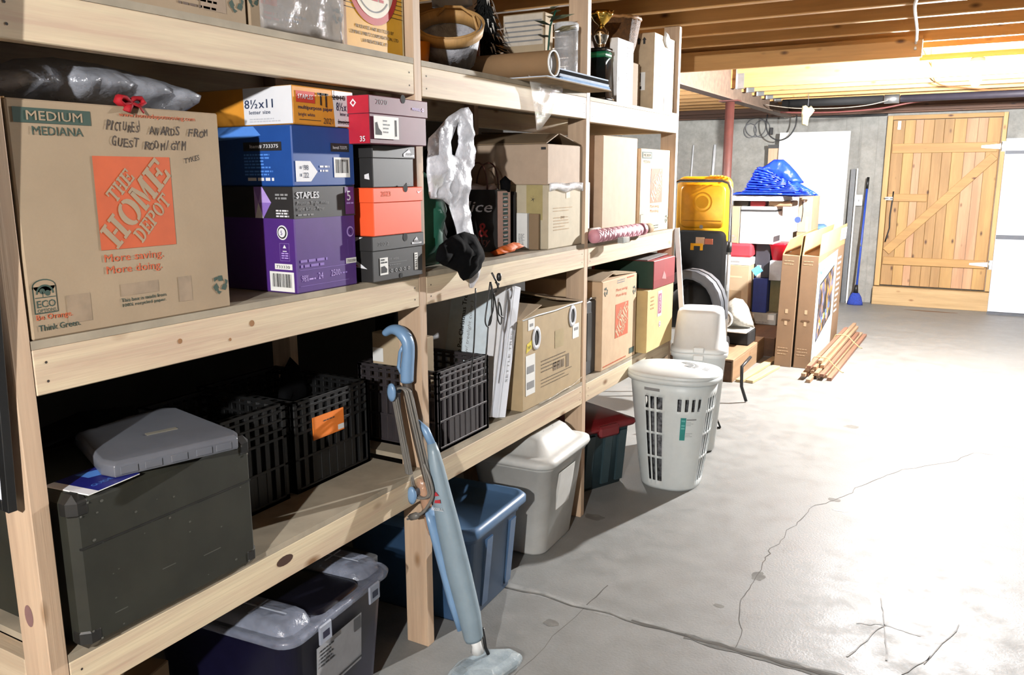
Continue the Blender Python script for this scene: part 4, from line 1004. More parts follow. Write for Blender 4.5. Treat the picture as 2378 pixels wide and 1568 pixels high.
for i in range(9):
    a = rnd.random() * 6.28; zz = .19 + .13 * rnd.random(); cx_ = .04 * rnd.random(); L_ = .085 + .03 * rnd.random()
    p = Vector((math.cos(a), math.sin(a) * .55, .2)); q = p.cross(Zv).normalized() * .02; c_ = Vector((cx_, .0, zz))
    b = MB(); b.add([c_, c_ + p * L_ * .5 + q + Zv * .006, c_ + p * L_, c_ + p * L_ * .5 - q + Zv * .006, c_ + p * L_ * .5 - Zv * .004], [(0, 1, 4), (1, 2, 4), (2, 3, 4), (3, 0, 4)], mg[i % 3], True); b.build('leaf', t)
t = thing('orange_cup', 'small orange cup standing behind the second post on the top shelf', 'cup', (-.20, 2.40, Z2)); b = MB(); b.lathe([(0, 0), (.03, 0), (.04, .10), (.037, .10), (.028, .006), (0, .006)], (0, 0, 0), plain('cup_orange', '#cf7a18', .4), 20); b.build('cup_wall', t)
b = MB(); b.puff([(-.10, -.02), (-.09, .06), (0, .08), (.10, .06), (.10, -.03), (0, -.05)], ((-.47, 3.02, 2.315), X, Zv, NY), .05, plain('bundle_white', '#c9c9cb', .5), step=.02, rough=.012, seed=8); o = b.build('white_bundle'); tag(o, 'white plastic bundle tucked under the joists above the amber vases', 'bundle')
# clear film hanging over the edge
M_clear = film('hanging_film', '#d8d4cc', .30, .05)
b = MB(); b.puff([(-.02, .05), (.10, .045), (.28, .05), (.30, .035), (.26, -.03), (.18, -.10), (.09, -.16), (.055, -.165), (.04, -.1), (.01, -.02)], ((.022, 2.79, 1.935), Yv, Zv, X), .013, M_clear, step=.02, rough=.008, seed=6, power=.4); o = b.build('plastic_sheet'); tag(o, 'clear plastic sheet hanging down over the top shelf edge under the boards', 'plastic sheet')

Z2 = T2[2] + .0005
# trophy
M_gold = plain('gold_plate', '#c9a24a', .12, metal=1.0, var=.05); M_silv = plain('silver_plate', '#cfcac0', .08, metal=1.0, var=.04); M_marb = plain('black_marble', '#17191a', .12, var=.4, scale=6); M_gem = plain('green_band', '#0f5a3a', .3)
t = thing('trophy', 'gold and silver trophy cup on a dark marble column on the top shelf', 'trophy', (-.055, 3.62, Z2))
b = MB(); b.loft([b.rrect(0, 0, z, h, h, .006, 3) for z, h in ((0, .05), (.012, .05), (.016, .043), (.19, .036))], M_marb); b.build('column', t)
b = MB(); b.loft([b.rrect(0, 0, z, h, h, .004, 3) for z, h in ((.1905, .038), (.215, .038))], M_gem); b.build('green_band', t)
b = MB(); b.loft([b.rrect(0, 0, z, h, h, .004, 3) for z, h in ((.2155, .041), (.232, .041))], M_marb); b.build('plinth', t)
b = MB(); b.lathe([(.0, .2325), (.024, .2325), (.016, .24), (.024, .262), (.034, .285), (.033, .305), (.02, .32), (.014, .328), (0, .328)], (0, 0, 0), M_silv, 24); b.build('urn', t)
b = MB(); b.lathe([(.012, .3285), (.016, .335), (.034, .35), (.046, .372), (.054, .392), (.050, .392), (.042, .372), (.03, .353), (0, .34)], (0, 0, 0), M_gold, 32, wob=lambda j, z: 1 + (.07 * math.sin(j * 2 * PI * 7 / 32) if z > .35 else 0)); b.build('cup', t)
M_wick = plain('wicker', '#583814', .7, var=.35, scale=60, bump_s=.6)
carton('cardboard_box', 'brown carton at the back of the top shelf holding up the wicker basket', 'box', (-.07, 3.96, Z2), .20, .222, .25, M_cbd, None)
t = thing('wicker_basket', 'brown wicker basket behind the trophy on the top shelf', 'basket', (-.155, 4.02, Z2 + .226))
b = MB()
prof = [(0, .002), (.08, .002), (.105, .08), (.125, .19), (.118, .19), (.098, .08), (.075, .01), (0, .01)]
b.lathe(prof, (0, 0, 0), M_wick, 36, wob=lambda j, z: 1 + .02 * (1 if j % 2 else -1)); b.build('weave', t)
b = MB(); pr_ = [(.124 * math.cos(2 * PI * i / 36), .124 * math.sin(2 * PI * i / 36), .194 + .004 * (i % 2)) for i in range(37)]; b.tube(pr_, .009, plain('wicker_rim', '#835b30', .6, var=.3, scale=60), 8, caps=False); b.build('rim', t)
def deco(b):
    pk = plain('pink_print', '#c98fa8', .6); lb = plain('sky_print', '#8fbfdc', .6)
    lines(b, FO, FU, FV, .12, .26, .075, 16, .005, .008, M_grey, 4); b.ring(FO, FU, FV, .05, .23, 0.001, .04, lb, 18); b.rect(FO, FU, FV, .02, .1, .07, .13, pk); lines(b, FO, FU, FV, .02, .05, .1, 3, .005, .006, pk, 7)
carton('carton', 'white carton with pink and blue print between the trophy and the tall carton', 'carton', (-.022, 3.735, Z2), .205, .295, .04, plain('carton_white', '#cbc7c4', .6), deco)
def deco(b):
    b.rect(SO, X, Zv, -.085, -.045, .10, .19, M_lab); b.rect((0, -E * 1.6, 0), X, Zv, -.08, -.064, .105, .12, M_inkb); b.rect((0, -E * 1.6, 0), X, Zv, -.08, -.07, .14, .185, M_inkb)
    for a in (-.085, -.055): b.poly(SO, X, Zv, [(a - .006, .33), (a + .006, .33), (a + .006, .35), (a + .012, .35), (a, .365), (a - .012, .35), (a - .006, .35)], M_inkb)
    b.rect(FO, FU, FV, .17, .2, .005, .075, M_grey); lines(b, FO, FU, FV, .1, .3, .2, 9, .006, .012, plain('carton_faint', '#a8977c', .7), 4)
t = carton('cardboard_box', 'tall tan carton with two up arrows on the top shelf beside the last post', 'box', (-.018, 4.217, Z2), .335, .385, .13, plain('carton_pale', '#aa967a', .8), deco)
b = MB(); b.puff([(.13, .36), (.14, .41), (.2, .4), (.25, .37), (.22, .33), (.17, .33)], ((.004, 0, 0), Yv, Zv, X), .012, M_lab, step=.018, rough=.006); b.build('tape_tail', t)

# ================================================================== LOWER SHELF, near bay
Z0 = T0[0] + .0005
M_olive = plain('footlocker_olive', '#26261f', .6, var=.16, scale=9, spec=.3); M_olived = plain('footlocker_corner', '#201f1d', .4, var=.2, spec=.4); M_scuff = plain('scuff_grey', '#45443d', .7)
t = thing('footlocker', 'dark olive footlocker with rounded metal corners on the lower shelf', 'footlocker', (.028, .884, Z0))
W_, H_, D_ = .464, .332, .42
b = MB(); b.box(-D_, 0, 0, W_, 0, H_, M_olive, ch=.016); b.build('case_body', t)
b = MB(); b.box(-D_ - .0016, .0016, .012, W_ - .012, H_ * .66, H_ * .66 + .004, M_olived); 
for p0, p1 in (((.04, .05), (.425, .05)), ((.04, .28), (.425, .28))): pass
rnd = random.Random(12)
for i in range(20):
    y = .03 + .4 * rnd.random(); z = .02 + .29 * rnd.random(); s = .0015 + .003 * rnd.random(); b.disc((.0006, y, z), Yv, Zv, 0, 0, s, M_scuff, 7, sy=.7)
for y, z, l_ in ((.235, .218, .06), (.07, .055, .03), (.3, .085, .05), (.19, .10, .035)): b.rect((.0006, y, z), Yv, Zv, 0, l_, 0, .0022, M_scuff)
b.build('lid_seam', t)
for y in (0, 1):
    for z in (0, 1):
        b = MB(); cy, cz = y * W_, z * H_; sy, sz = (1 - 2 * y), (1 - 2 * z)
        b.box(-.05, .002, cy - sy * .002, cy + sy * .05, cz - sz * .002 if z else cz, cz + sz * .055, M_olived, ch=.016)
        for q in ((.035, .018), (.018, .042)): b.lathe([(.005, 0), (.004, .003), (0, .004)], (0, 0, 0), M_scuff, 10) if False else b.obox((.0035, cy + sy * q[0], cz + sz * q[1]), (.002, .0045, .0045), M_scuff, ch=.001)
        b.build('corner_cap', t)
t2 = thing('tray', 'grey plastic case lid with clipped corners lying on the olive footlocker', 'plastic lid', (-.115, 1.175, Z0 + H_ + .0035), rz=-.30)
M_gpl = plain('grey_plastic', '#5a5c62', .3, var=.06, spec=.6)
def octo(hx, hy, c, z): return [(hx - c, -hy, z), (hx, -hy + c * .45, z), (hx, hy - c * .45, z), (hx - c, hy, z), (-hx + .02, hy * .84, z), (-hx, hy * .7, z), (-hx, -hy * .7, z), (-hx + .02, -hy * .84, z)]
b = MB(); b.loft([octo(.172, .148, .035, 0), octo(.175, .150, .035, .004), octo(.175, .150, .035, .026), octo(.168, .143, .034, .034), octo(.14, .118, .03, .037)], M_gpl)
b.build('shell', t2, mods=(('BEVEL', dict(width=.006, segments=3, limit_method='ANGLE')),))
for y in (-.105, -.055, .0, .055, .10):
    b = MB(); b.box(.1752, .178, y - .018, y + .018, .006, .022, M_gpl, ch=.001); b.build('rib', t2)
b = MB(); b.box(.03, .045, -.02, .05, .037, .0385, plain('tan_label', '#6b675c', .6)); b.build('label', t2)
M_bk = plain('booklet_blue', '#1b2070', .35, var=.1)
t = thing('booklet', 'blue and white booklet poking out from under the grey plastic lid', 'booklet', (.0, .975, Z0 + H_ + .0005), rz=.12)
b = MB(); b.box(-.085, .036, -.065, .062, 0, .0024, M_lab); b.build('pages', t)
b = MB(); b.box(-.0855, .0365, -.043, .0625, .0024, .0029, M_bk); b.box(-.0857, .0367, -.0655, -.0432, .0024, .0029, M_prw); b.poly((0, 0, .0031), X, Yv, [(-.08, 0), (-.04, .0), (-.02, .055), (-.06, .055)], M_blue2); b.text('GUIDE', (0, 0, .0031), Yv, NX, -.03, -.01, .012, M_blue2); b.build('cover', t)
b = MB(); b.puff([(-.16, 0), (-.13, .05), (0, .07), (.14, .05), (.18, 0)], ((-.29, 1.12, Z0 + H_ + .002), Yv, Zv, X), .06, M_nyl, step=.025, rough=.008, flat_back=True, seed=21); o = b.build('black_pouch'); tag(o, 'black pouch on the olive footlocker behind the grey plastic lid', 'pouch')
b = MB(); b.bar((-.40, .93, Z0 + H_ + .003), (-.40, 1.18, Z0 + H_ + .003), .06, .005, plain('grey_paper', '#77757a', .7)); o = b.build('paper_sheet'); tag(o, 'grey paper sheet at the back of the footlocker lid by the first post', 'paper')

def crate(label, loc, wx, wy, h, mat, rz=0.0, cells=(7, 8), label_deco=None, mats2=None, solid=.0):
    """Open milk crate: ribbed lattice walls with real openings."""
    t = thing('milk_crate', label, 'crate', loc, rz, group='black crates on the lower shelf')
    th = .010
    b = MB(); b.box(0, wx, 0, wy, 0, .010, mat); b.build('base', t)
    def wall(o, u, v, n, L_, name):
        b = MB(); o, u, v, n = Vector(o), Vector(u), Vector(v), Vector(n); R = Matrix((u, v, n)).transposed()
        def br(a0, a1, c0, c1, d0=0, d1=th):
            b.obox(o + u * (a0 + a1) / 2 + v * (c0 + c1) / 2 + n * (d0 + d1) / 2, (a1 - a0, c1 - c0, d1 - d0), mat, rot=R, ch=.001)
        for z0, z1, dd in ((.0, .016, .016), (h * .36, h * .36 + .008, th), (h * .64, h * .64 + .009, th), (h * .73, h * .73 + .008, .016), (h * .82, h * .82 + .008, .016), (h * .91, h * .91 + .008, .016), (h - .010, h, .02)): br(0, L_, z0, z1, 0, dd)
        k = max(3, int(L_ / .036))
        for i in range(k + 1):
            a = i * (L_ - .017) / k; br(a, a + .017, .0, h, .001, th + .004)
        br(.004, L_ - .004, .012, h * .63, th + .0045, th + .007); br(L_ * .26, L_ * .74, h * .05, h * .36, .003, .006)
        b.build(name, t)
    wall((wx, 0, 0), Yv, Zv, NX, wy, 'lattice_wall'); wall((0, wy, 0), NY, Zv, X, wy, 'lattice_wall'); wall((0, 0, 0), X, Zv, Yv, wx, 'lattice_wall'); wall((wx, wy, 0), NX, Zv, NY, wx, 'lattice_wall')
    for a in (0, wx - .016):
        for c in (0, wy - .016):
            b = MB(); b.box(a, a + .016, c, c + .016, 0, h, mat, ch=.003); b.build('corner_post', t)
    return t
M_crk = plain('crate_black', '#0f0f0f', .45, var=.15)
crate('smaller black lattice crate on the lower shelf beside the olive footlocker', (-.53, 1.432, Z0), .33, .258, .30, M_crk)
t = crate('black lattice crate with an orange label on the lower shelf', (-.62, 1.722, Z0), .42, .345, .285, M_crk)
b = MB(); b.box(.4205, .424, .075, .215, .15, .222, plain('orange_label', '#d8742a', .5)); lines(b, (.425, 0, 0), Yv, Zv, .12, .20, .05, 1, .004, .004, M_ink, 3, 0); b.rect((.425, 0, 0), Yv, Zv, .185, .213, .155, .172, M_lab); b.build('label', t)
b = MB(); b.puff([(-.05, 0), (-.03, .1), (.02, .16), (.06, .12), (.10, .03), (.09, -.0)], ((-.43, 1.93, Z0 + .2), Yv, Zv, X), .02, M_nyl, step=.025, rough=.02, seed=31); o = b.build('black_cloth'); tag(o, 'black cloth bundled at the back corner of the orange-labelled crate', 'cloth')
def deco(b): b.rect(SO, X, Zv, -.232, -.185, .27, .32, M_lab)
# ================================================================== LOWER SHELF, second bay
Z0 = T0[1] + .0005
t = crate('black crate in front of the white flat carton past the second post', (-.36, 2.205, Z0), .345, .332, .283, plain('crate_brownblack', '#2c2729', .5, var=.1))
carton('cardboard_box', 'tall thin brown carton standing inside the black crate past the second post', 'box', (-.10, 2.26, Z0 + .0105), .05, .375, .235, M_cbl, deco)
b = MB(); b.box(-.50, -.395, 2.48, 2.50, Z0, Z0 + .42, M_blackm, ch=.003); b.box(-.49, -.405, 2.478, 2.48, Z0 + .02, Z0 + .40, plain('black_glass', '#101114', .12)); o = b.build('black_slab'); tag(o, 'narrow black glossy slab standing behind the black crate past the second post', 'slab')  # upright black framed panel, no mirror
# flat white carton leaning, thin edge to the aisle
M_bxw = plain('white_carton', '#c4c6cc', .55, var=.03); M_bxp = plain('styro_white', '#cfcfd0', .75, var=.04)
tl = math.atan2(.128, .50)
t = thing('flat_carton', 'tall flat white carton with tree lettering leaning on the big tan carton', 'carton', (-.02, 2.606, Z0 + .019), rot=(-tl, 0, 0))
b = MB(); b.box(-.37, 0, 0, .068, .0, .515, M_bxw, ch=.003)
fo = (E, 0, 0); 
for i, ch_ in enumerate('ELTTESTREE'[::-1][:8]): pass
b.text('SETTLE TREE', fo, Zv, NY, .14, -.045, .016, M_grey, width=.20)
b.rect((E, 0, 0), Yv, Zv, .012, .0145, .0, .515, M_grey)
b.build('carton_body', t)
b = MB(); b.box(-.45, -.022, -.016, -.001, .0, .505, M_bxp, ch=.002); b.build('foam_sheet', t)
t = thing('paper_sign', 'white sheet reading Crab Pot Christmas Trees taped to the flat white carton', 'sign', (-.02, 2.586, Z0 + .019), rot=(-tl, 0, 0))
b = MB(); b.box(-.26, -.075, -.0022, -.0008, .10, .50, plain('paper_bluish', '#c2cdd2', .7)); s = (0, -.0035, 0)
b.text('Crab Pot Christmas Trees', s, Zv, NX, .195, .185, .020, M_inkb, width=.295, bold=.02); b.text('( w/ treelight color )', s, Zv, NX, .225, .150, .017, M_grey, width=.22, shear=.15)
b.build('sheet', t)
def deco(b):
    bw = plain('carton_ink', '#6b5a43', .7); o2 = (E * 1.8, 0, 0)
    for y, z in ((.115, .285), (.455, .325)):
        b.loft([[(E + dx, y + a * rr, z + c * rr * 1.35) for a, c in [(math.cos(q) * (1 if abs(math.cos(q)) < .8 else .95), math.sin(q)) for q in [2 * PI * i / 20 for i in range(20)]]] for rr, dx in ((.036, 0), (.034, .004), (.025, .004), (.023, .0005))], M_prw, False, False)
        b.disc((E * .8, 0, 0), FU, FV, y, z, .024, M_blackm, 16, sy=1.35)
    for a0, a1, c0, c1 in ((.045, .10, .325, .37), (.025, .105, .06, .225), (.46, .525, .22, .285)):
        b.rect(FO, FU, FV, a0, a1, c0, c1, M_lab)
    for a0, a1, c0, c1 in ((.035, .095, .085, .115), (.035, .095, .15, .18), (.475, .515, .255, .268), (.06, .085, .34, .352)): b.rect(o2, FU, FV, a0, a1, c0, c1, M_grey)
    b.poly(FO, FU, FV, [(.028, .235), (.075, .25), (.08, .285), (.035, .272)], plain('sticker_yellow', '#cbb83a', .5)); b.text('HP', o2, FU, FV, .043, .25, .014, M_ink)
    lines(b, FO, FU, FV, .16, .175, .25, 4, .005, .010, bw, 3); lines(b, FO, FU, FV, .16, .095, .32, 3, .004, .010, bw, 4)
    for a0, a1 in ((.27, .30), (.31, .35), (.355, .375)): b.rect(FO, FU, FV, a0, a1, .115, .15, bw)
    b.rect(FO, FU, FV, .395, .425, .105, .165, bw); b.rect(FO, FU, FV, .285, .37, .21, .285, plain('old_tape', '#9c8a64', .5))
t = carton('cardboard_box', 'big tan carton with two oval white hand holes, flaps open, on the lower shelf', 'box', (-.001, 2.775, Z0), .555, .375, .52, plain('carton_khaki', '#a38e6c', .8, var=.05), deco)
flap(t, [(-.006, .0, .376), (-.515, .0, .376), (-.50, .20, .415), (-.03, .22, .405)], M_cb)
flap(t, [(-.515, .02, .377), (-.515, .53, .377), (-.45, .53, .465), (-.45, .02, .465)], M_cbd)
flap(t, [(-.006, .553, .376), (-.50, .553, .376), (-.46, .35, .452), (-.04, .37, .405)], M_cbd, .006)
b = MB(); b.tube([(.002, .001, .374), (.003, .12, .378), (.0025, .28, .374), (.003, .42, .378), (.002, .553, .375)], .0032, M_lab, 6); b.build('torn_edge', t)
b = MB(); b.tube([(.003, .14, .004), (.02, .2, .012), (.008, .25, .004), (.014, .33, .014), (.01, .44, .012), (.012, .54, .03)], .003, M_tape, 6); b.build('torn_tape', t)

# ================================================================== LOWER SHELF, far bay
Z0 = T0[2] + .0005
t = thing('equipment_case', 'dark grey upright case on the lower shelf beside the third post', 'case', (-.03, 3.405, Z0)); b = MB(); b.box(-.40, 0, 0, .15, 0, .355, plain('case_charcoal', '#2c2d30', .5, var=.1), ch=.006); b.build('case_body', t)
b = MB(); b.tube([(-.004, .055, .357), (-.004, .10, .366), (-.004, .145, .36)], .005, M_galv, 6); b.build('top_trim', t); b = MB(); b.box(.0002, .002, .05, .10, .07, .3, M_black); b.build('panel', t)
def deco(b):
    pb = plain('carton_peach', '#b89c7c', .8); hd_logo(b, FO, FU, FV, .165, .335, .135, .305, pb)
    b.text('More saving.', FO, FU, FV, .17, .365, .016, M_orange, width=.15, bold=.02); b.text('More doing.', FO, FU, FV, .17, .338, .016, M_orange, width=.14, bold=.02)
    recycle(b, FO, FU, FV, .04, .385, .022, M_dkgreen); recycle(b, FO, FU, FV, .415, .35, .022, M_dkgreen); lines(b, FO, FU, FV, .18, .42, .1, 2, .005, .006, M_grey, 3, 0); lines(b, FO, FU, FV, .31, .422, .1, 1, .006, .006, M_orange, 3, 0); lines(b, FO, FU, FV, .02, .015, .3, 1, .006, .006, M_orange, 5, 0)
    b.rect(FO, FU, FV, .36, .43, .02, .05, M_dkgreen)
t = carton('cardboard_box', 'tan moving box with an orange logo, its lid flaps open, on the lower shelf', 'box', (-.001, 3.563, Z0), .448, .435, .42, plain('carton_peach', '#b89c7c', .8, var=.05), deco)
flap(t, [(-.006, .0, .436), (-.41, .0, .436), (-.40, .20, .462), (-.03, .21, .456)], M_cb); flap(t, [(-.006, .447, .436), (-.41, .447, .436), (-.40, .235, .452), (-.03, .23, .444)], M_cbl)
def deco(b):
    pk = plain('wine_print', '#8a4664', .6); b.rect(FO, FU, FV, .16, .225, .175, .315, plain('wine_pale', '#cfb3b8', .6)); b.rect((E * 1.6, 0, 0), FU, FV, .168, .217, .19, .30, pk); b.text('WINE', (E * 2.2, 0, 0), Zv, NY, .2, -.2, .018, M_lab, width=.09)
    b.disc(FO, FU, FV, .20, .13, .017, M_lab, 16); b.ring((E * 1.6, 0, 0), FU, FV, .20, .13, .008, .012, pk, 14); lines(b, FO, FU, FV, .05, .29, .06, 4, .008, .012, plain('wine_ink', '#9b7c4c', .7), 3)
t = carton('cardboard_box', 'yellowish carton with a purple label strip, holding up the red and green box', 'box', (.045, 4.055, Z0), .415, .335, .42, plain('carton_straw', '#bda26e', .8, var=.05), deco)
M_rbox = plain('red_box', '#86262a', .5, var=.06); M_gbox = plain('green_box', '#12301f', .5, var=.1)
def deco(b):
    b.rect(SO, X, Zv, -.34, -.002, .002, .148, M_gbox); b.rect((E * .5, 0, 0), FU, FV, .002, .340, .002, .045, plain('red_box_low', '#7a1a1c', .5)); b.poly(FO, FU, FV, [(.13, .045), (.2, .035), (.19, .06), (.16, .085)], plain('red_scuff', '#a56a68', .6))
t = carton('gift_box', 'red box with a dark green side on top of the yellowish carton', 'box', (.05, 4.125, Z0 + .336), .345, .15, .36, M_rbox, deco)
b = MB(); b.bar((-.13, .01, .1525), (-.13, .33, .1605), .18, .004, plain('grey_card', '#6f6b68', .7)); b.build('flap', t)
b = MB(); b.bar((.07, 4.60, .70), (.01, 4.604, 1.30), .028, .012, M_wpaint, up=(0, 1, 0)); o = b.build('trim_stick'); tag(o, 'white strip of trim leaning against the outside of the last post', 'strip')

# ================================================================== FLOOR ALONG THE RACK
M_ptote = plain('tote_indigo', '#15132e', .35, var=.1); M_pend = plain('tote_smoke', '#28282b', .4)
M_plid = film('tote_lid_clear', '#9298a8', .42, .18)
def rrs(b, hx, hy, r, zs, mat, n=5, **kw): b.loft([b.rrect(0, 0, z, hx * s, hy * s, r * s, n) for z, s in zs], mat, **kw)
t = thing('storage_tote', 'dark indigo storage tote with a clear latching lid under the near bay', 'tote', (-.235, 1.625, 0), rz=.09)
b = MB(); b.loft([b.rrect(0, 0, z, .262 * s, .238 * s, .05, 5) for z, s in ((.0, .86), (.012, .88), (.37, .985), (.372, 1.01), (.388, 1.01), (.388, .97), (.36, .96), (.02, .86))], M_ptote, True, True); b.build('tub', t)
b = MB()
b.loft([b.rrect(0, 0, z, hx, hy, r, 6) for z, hx, hy, r in ((.378, .276, .252, .055), (.39, .278, .254, .055), (.397, .272, .248, .05), (.399, .262, .238, .045))], M_plid, False, True)
for s_ in (-1, 1):
    b.loft([b.rrect(0, s_ * .17, z, hx, hy, r, 5) for z, hx, hy, r in ((.3995, .25, .062, .04), (.42, .238, .056, .035), (.431, .222, .045, .03))], M_plid, False, True)
b.build('lid', t)
b = MB(); b.loft([b.rrect(0, 0, z, hx, hy, .03, 4) for z, hx, hy in ((.3996, .256, .104), (.408, .25, .100), (.410, .235, .09))], plain('lid_recess', '#0d0d16', .25), False, True); b.build('dark_centre', t)
for s_ in (-1, 1):
    b = MB(); b.box(-.20, .20, s_ * .17 - .002, s_ * .17 + .002, .4312, .434, plain('lid_rib', '#8d929c', .3)); b.box(.10, .104, s_ * .17 - .04, s_ * .17 + .04, .4312, .434, plain('lid_rib', '#8d929c', .3)); b.build('lid_rib', t)
for y in (-.11, .13):
    b = MB(); b.box(.276, .284, y - .028, y + .028, .335, .392, plain('latch_clear', '#868b97', .3), ch=.004); b.box(.2842, .285, y - .014, y + .014, .352, .372, M_ptote); b.build('latch', t)
b = MB(); b.add([(.2525, -.125, .16), (.2525, .09, .16), (.2595, .09, .315), (.2595, -.125, .315)], [(0, 1, 2, 3)], plain('tote_label', '#8c8d90', .5)); b.add([(.2532, -.11, .19), (.2532, -.04, .19), (.2562, -.03, .25), (.2562, -.1, .25)], [(0, 1, 2, 3)], M_inkb)
lines(b, (.2600, 0, 0), Yv, Zv, -.11, .295, .07, 5, .005, .006, M_inkb, 4); b.rect((.2600, 0, 0), Yv, Zv, .05, .085, .27, .31, plain('label_dark', '#4b4b4d', .5)); b.rect((.2555, 0, 0), Yv, Zv, -.125, .09, .17, .176, M_pend); b.build('label', t)
t = thing('black_tote', 'black bin standing in the dark under the near bay by the second post', 'tote', (-.36, 1.98 - .02, 0)); b = MB(); b.loft([b.rrect(0, 0, z, .2 * s, .075 * s, .02, 4) for z, s in ((0, .9), (.30, 1), (.31, 1.04), (.33, 1.04))], M_blackm); b.build('tub', t)
carton('cardboard_box', 'low brown carton on the floor at the near end under the rack', 'box', (-.16, .95, .0005), .32, .345, .36, M_cbd, None, rz=.25)
# blue tote
M_btote = plain('tote_blue', '#35506f', .38, var=.05); M_btlid = plain('tote_blue_lid', '#4a6787', .4, var=.06)
t = thing('storage_tote', 'blue storage tote with a sunken lid on the floor past the second post', 'tote', (-.215, 2.445, 0), rz=.05)
b = MB(); b.loft([b.rrect(0, 0, z, .285 * s, .205 * s, .045, 5) for z, s in ((.0, .86), (.01, .88), (.32, .975), (.322, 1.0), (.352, 1.0))], M_btote); b.build('tub', t)
b = MB(); b.loft([b.rrect(0, 0, z, hx, hy, .05, 6) for z, hx, hy in ((.345, .300, .220), (.352, .308, .228), (.374, .308, .228), (.386, .298, .218), (.386, .286, .206), (.368, .278, .198))], M_btlid, True, True); b.build('lid', t)
for y in (-.06, .13):
    b = MB(); b.loft([[(.245 + q, y - .026, 0.03), (.2505 + q, y - .022, .03), (.2505 + q, y + .022, .03), (.245 + q, y + .026, .03)] if i == 0 else [(.276, y - .028, .30), (.284, y - .022, .30), (.284, y + .022, .30), (.276, y + .028, .30)] for i, q in ((0, .006), (1, 0))], M_btote, smooth=False); b.build('rib', t)
# grey bin
M_gbin = plain('bin_grey', '#b4b3ae', .55, var=.05)
t = thing('trash_bin', 'light grey lidded bin on the floor by the third post', 'bin', (-.115, 3.045, 0), rz=.04)
b = MB(); b.loft([b.rrect(cx, 0, z, hx, hy, .06, 6) for z, hx, hy, cx in ((0, .125, .165, .01), (.012, .132, .172, .01), (.40, .185, .215, 0), (.402, .196, .226, 0), (.425, .2, .23, 0), (.425, .19, .22, 0))], M_gbin); b.build('tub', t)
b = MB(); b.loft([b.rrect(cx, 0, z, hx, hy, r, 6) for z, hx, hy, r, cx in ((.415, .206, .238, .07, 0), (.43, .213, .244, .07, 0), (.447, .21, .241, .07, 0), (.455, .18, .21, .06, 0), (.456, .165, .185, .05, .0), (.508, .135, .158, .05, -.01), (.522, .12, .142, .045, -.015), (.527, .06, .08, .02, -.015))], M_gbin); b.build('lid', t)
b = MB()
b.loft([[(.195 - .02 * abs(q), -.09, z), (.198 - .02 * abs(q), -.07, z), (.198 - .02 * abs(q), .07, z), (.195 - .02 * abs(q), .09, z)] for z, q in ((.12, 2.3), (.36, .6))], M_gbin, smooth=False); b.build('front_panel', t)
for s in (-1, 1):
    b = MB(); b.tube([(.135, s * .055, .47), (.11, s * .05, .505), (.09, s * .045, .523)], .004, plain('bin_rib_pale', '#c9c8c5', .5), 6); b.build('lid_rib', t)  # lid ribs in a paler grey than the bin
# teal tote with red lid
M_teal = plain('tote_teal', '#2c3d42', .45, var=.08); M_rlid = plain('tote_red_lid', '#6e1218', .35, var=.08)
t = thing('storage_tote', 'dark teal storage tote with a red lid behind the white laundry hamper', 'tote', (-.27, 3.84, 0), rz=-.42)
b = MB(); b.loft([b.rrect(0, 0, z, .25 * s, .18 * s, .03, 4) for z, s in ((0, .86), (.31, .98), (.33, 1.0))], M_teal); b.build('tub', t)
b = MB(); b.loft([b.rrect(0, 0, z, hx, hy, .035, 5) for z, hx, hy in ((.322, .27, .2), (.334, .276, .206), (.350, .272, .202), (.356, .245, .175), (.372, .22, .15))], M_rlid); b.build('lid', t)
b = MB(); b.box(.25, .285, -.07, .07, .29, .352, M_rlid, ch=.012); b.build('handle', t)
for y in (-.10, .02, .12):
    b = MB(); b.loft([[(.208, y - .03, .02), (.226, y - .024, .02), (.226, y + .024, .02), (.208, y + .03, .02)], [(.238, y - .032, .3), (.256, y - .026, .3), (.256, y + .026, .3), (.238, y + .032, .3)]], M_teal, smooth=False); b.build('rib', t)

# white laundry hamper: slotted oval body, hinged lid
M_ham = plain('hamper_white', '#c6cbc9', .42, var=.03)
t = thing('laundry_hamper', 'white slotted plastic laundry hamper with a domed lid, standing in front of the rack', 'laundry hamper', (.218, 4.02, 0))
RX0, RY0, RX1, RY1, HH = .148, .145, .222, .185, .585
N_ = 132
def hp(a, z, off=0.0):
    s = z / HH; rx = RX0 + (RX1 - RX0) * s ** .8 + off; ry = RY0 + (RY1 - RY0) * s ** .8 + off
    c, q = math.cos(a), math.sin(a); e = .8
    return (rx * math.copysign(abs(c) ** e, c), ry * math.copysign(abs(q) ** e, q), z)
zs = [0, .012, .045, .17, .182, .30, .312, .42, .435, .50, .52, .585]
slot_rows = {2: 1, 4: 1, 6: 1, 8: 2}
b = MB(); rings = [[hp(2 * PI * j / N_, z) for j in range(N_)] for z in zs]
vs = [p for r in rings for p in r]; fs = []
def is_slot(i, j):
    deg = (j + .5) * 360 / N_
    if i not in slot_rows: return False
    side = None
    if 247 < deg < 272: side = 'L'          # left face towards the camera
    if 340 < deg or deg < 40 or 145 < deg < 205: side = 'R'
    if side: return (j % 3) != 0
    if i == 8 and 285 < deg < 330: return (j % 4) in (1, 2)
    return False
for i in range(len(zs) - 1):
    for j in range(N_):
        if is_slot(i, j): continue
        fs.append((i * N_ + j, i * N_ + (j + 1) % N_, (i + 1) * N_ + (j + 1) % N_, (i + 1) * N_ + j))
fs.append(tuple(range(N_)))
b.add(vs, fs, M_ham, True); b.build('basket_body', t, mods=(('SOLIDIFY', dict(thickness=.004, offset=-1)),))
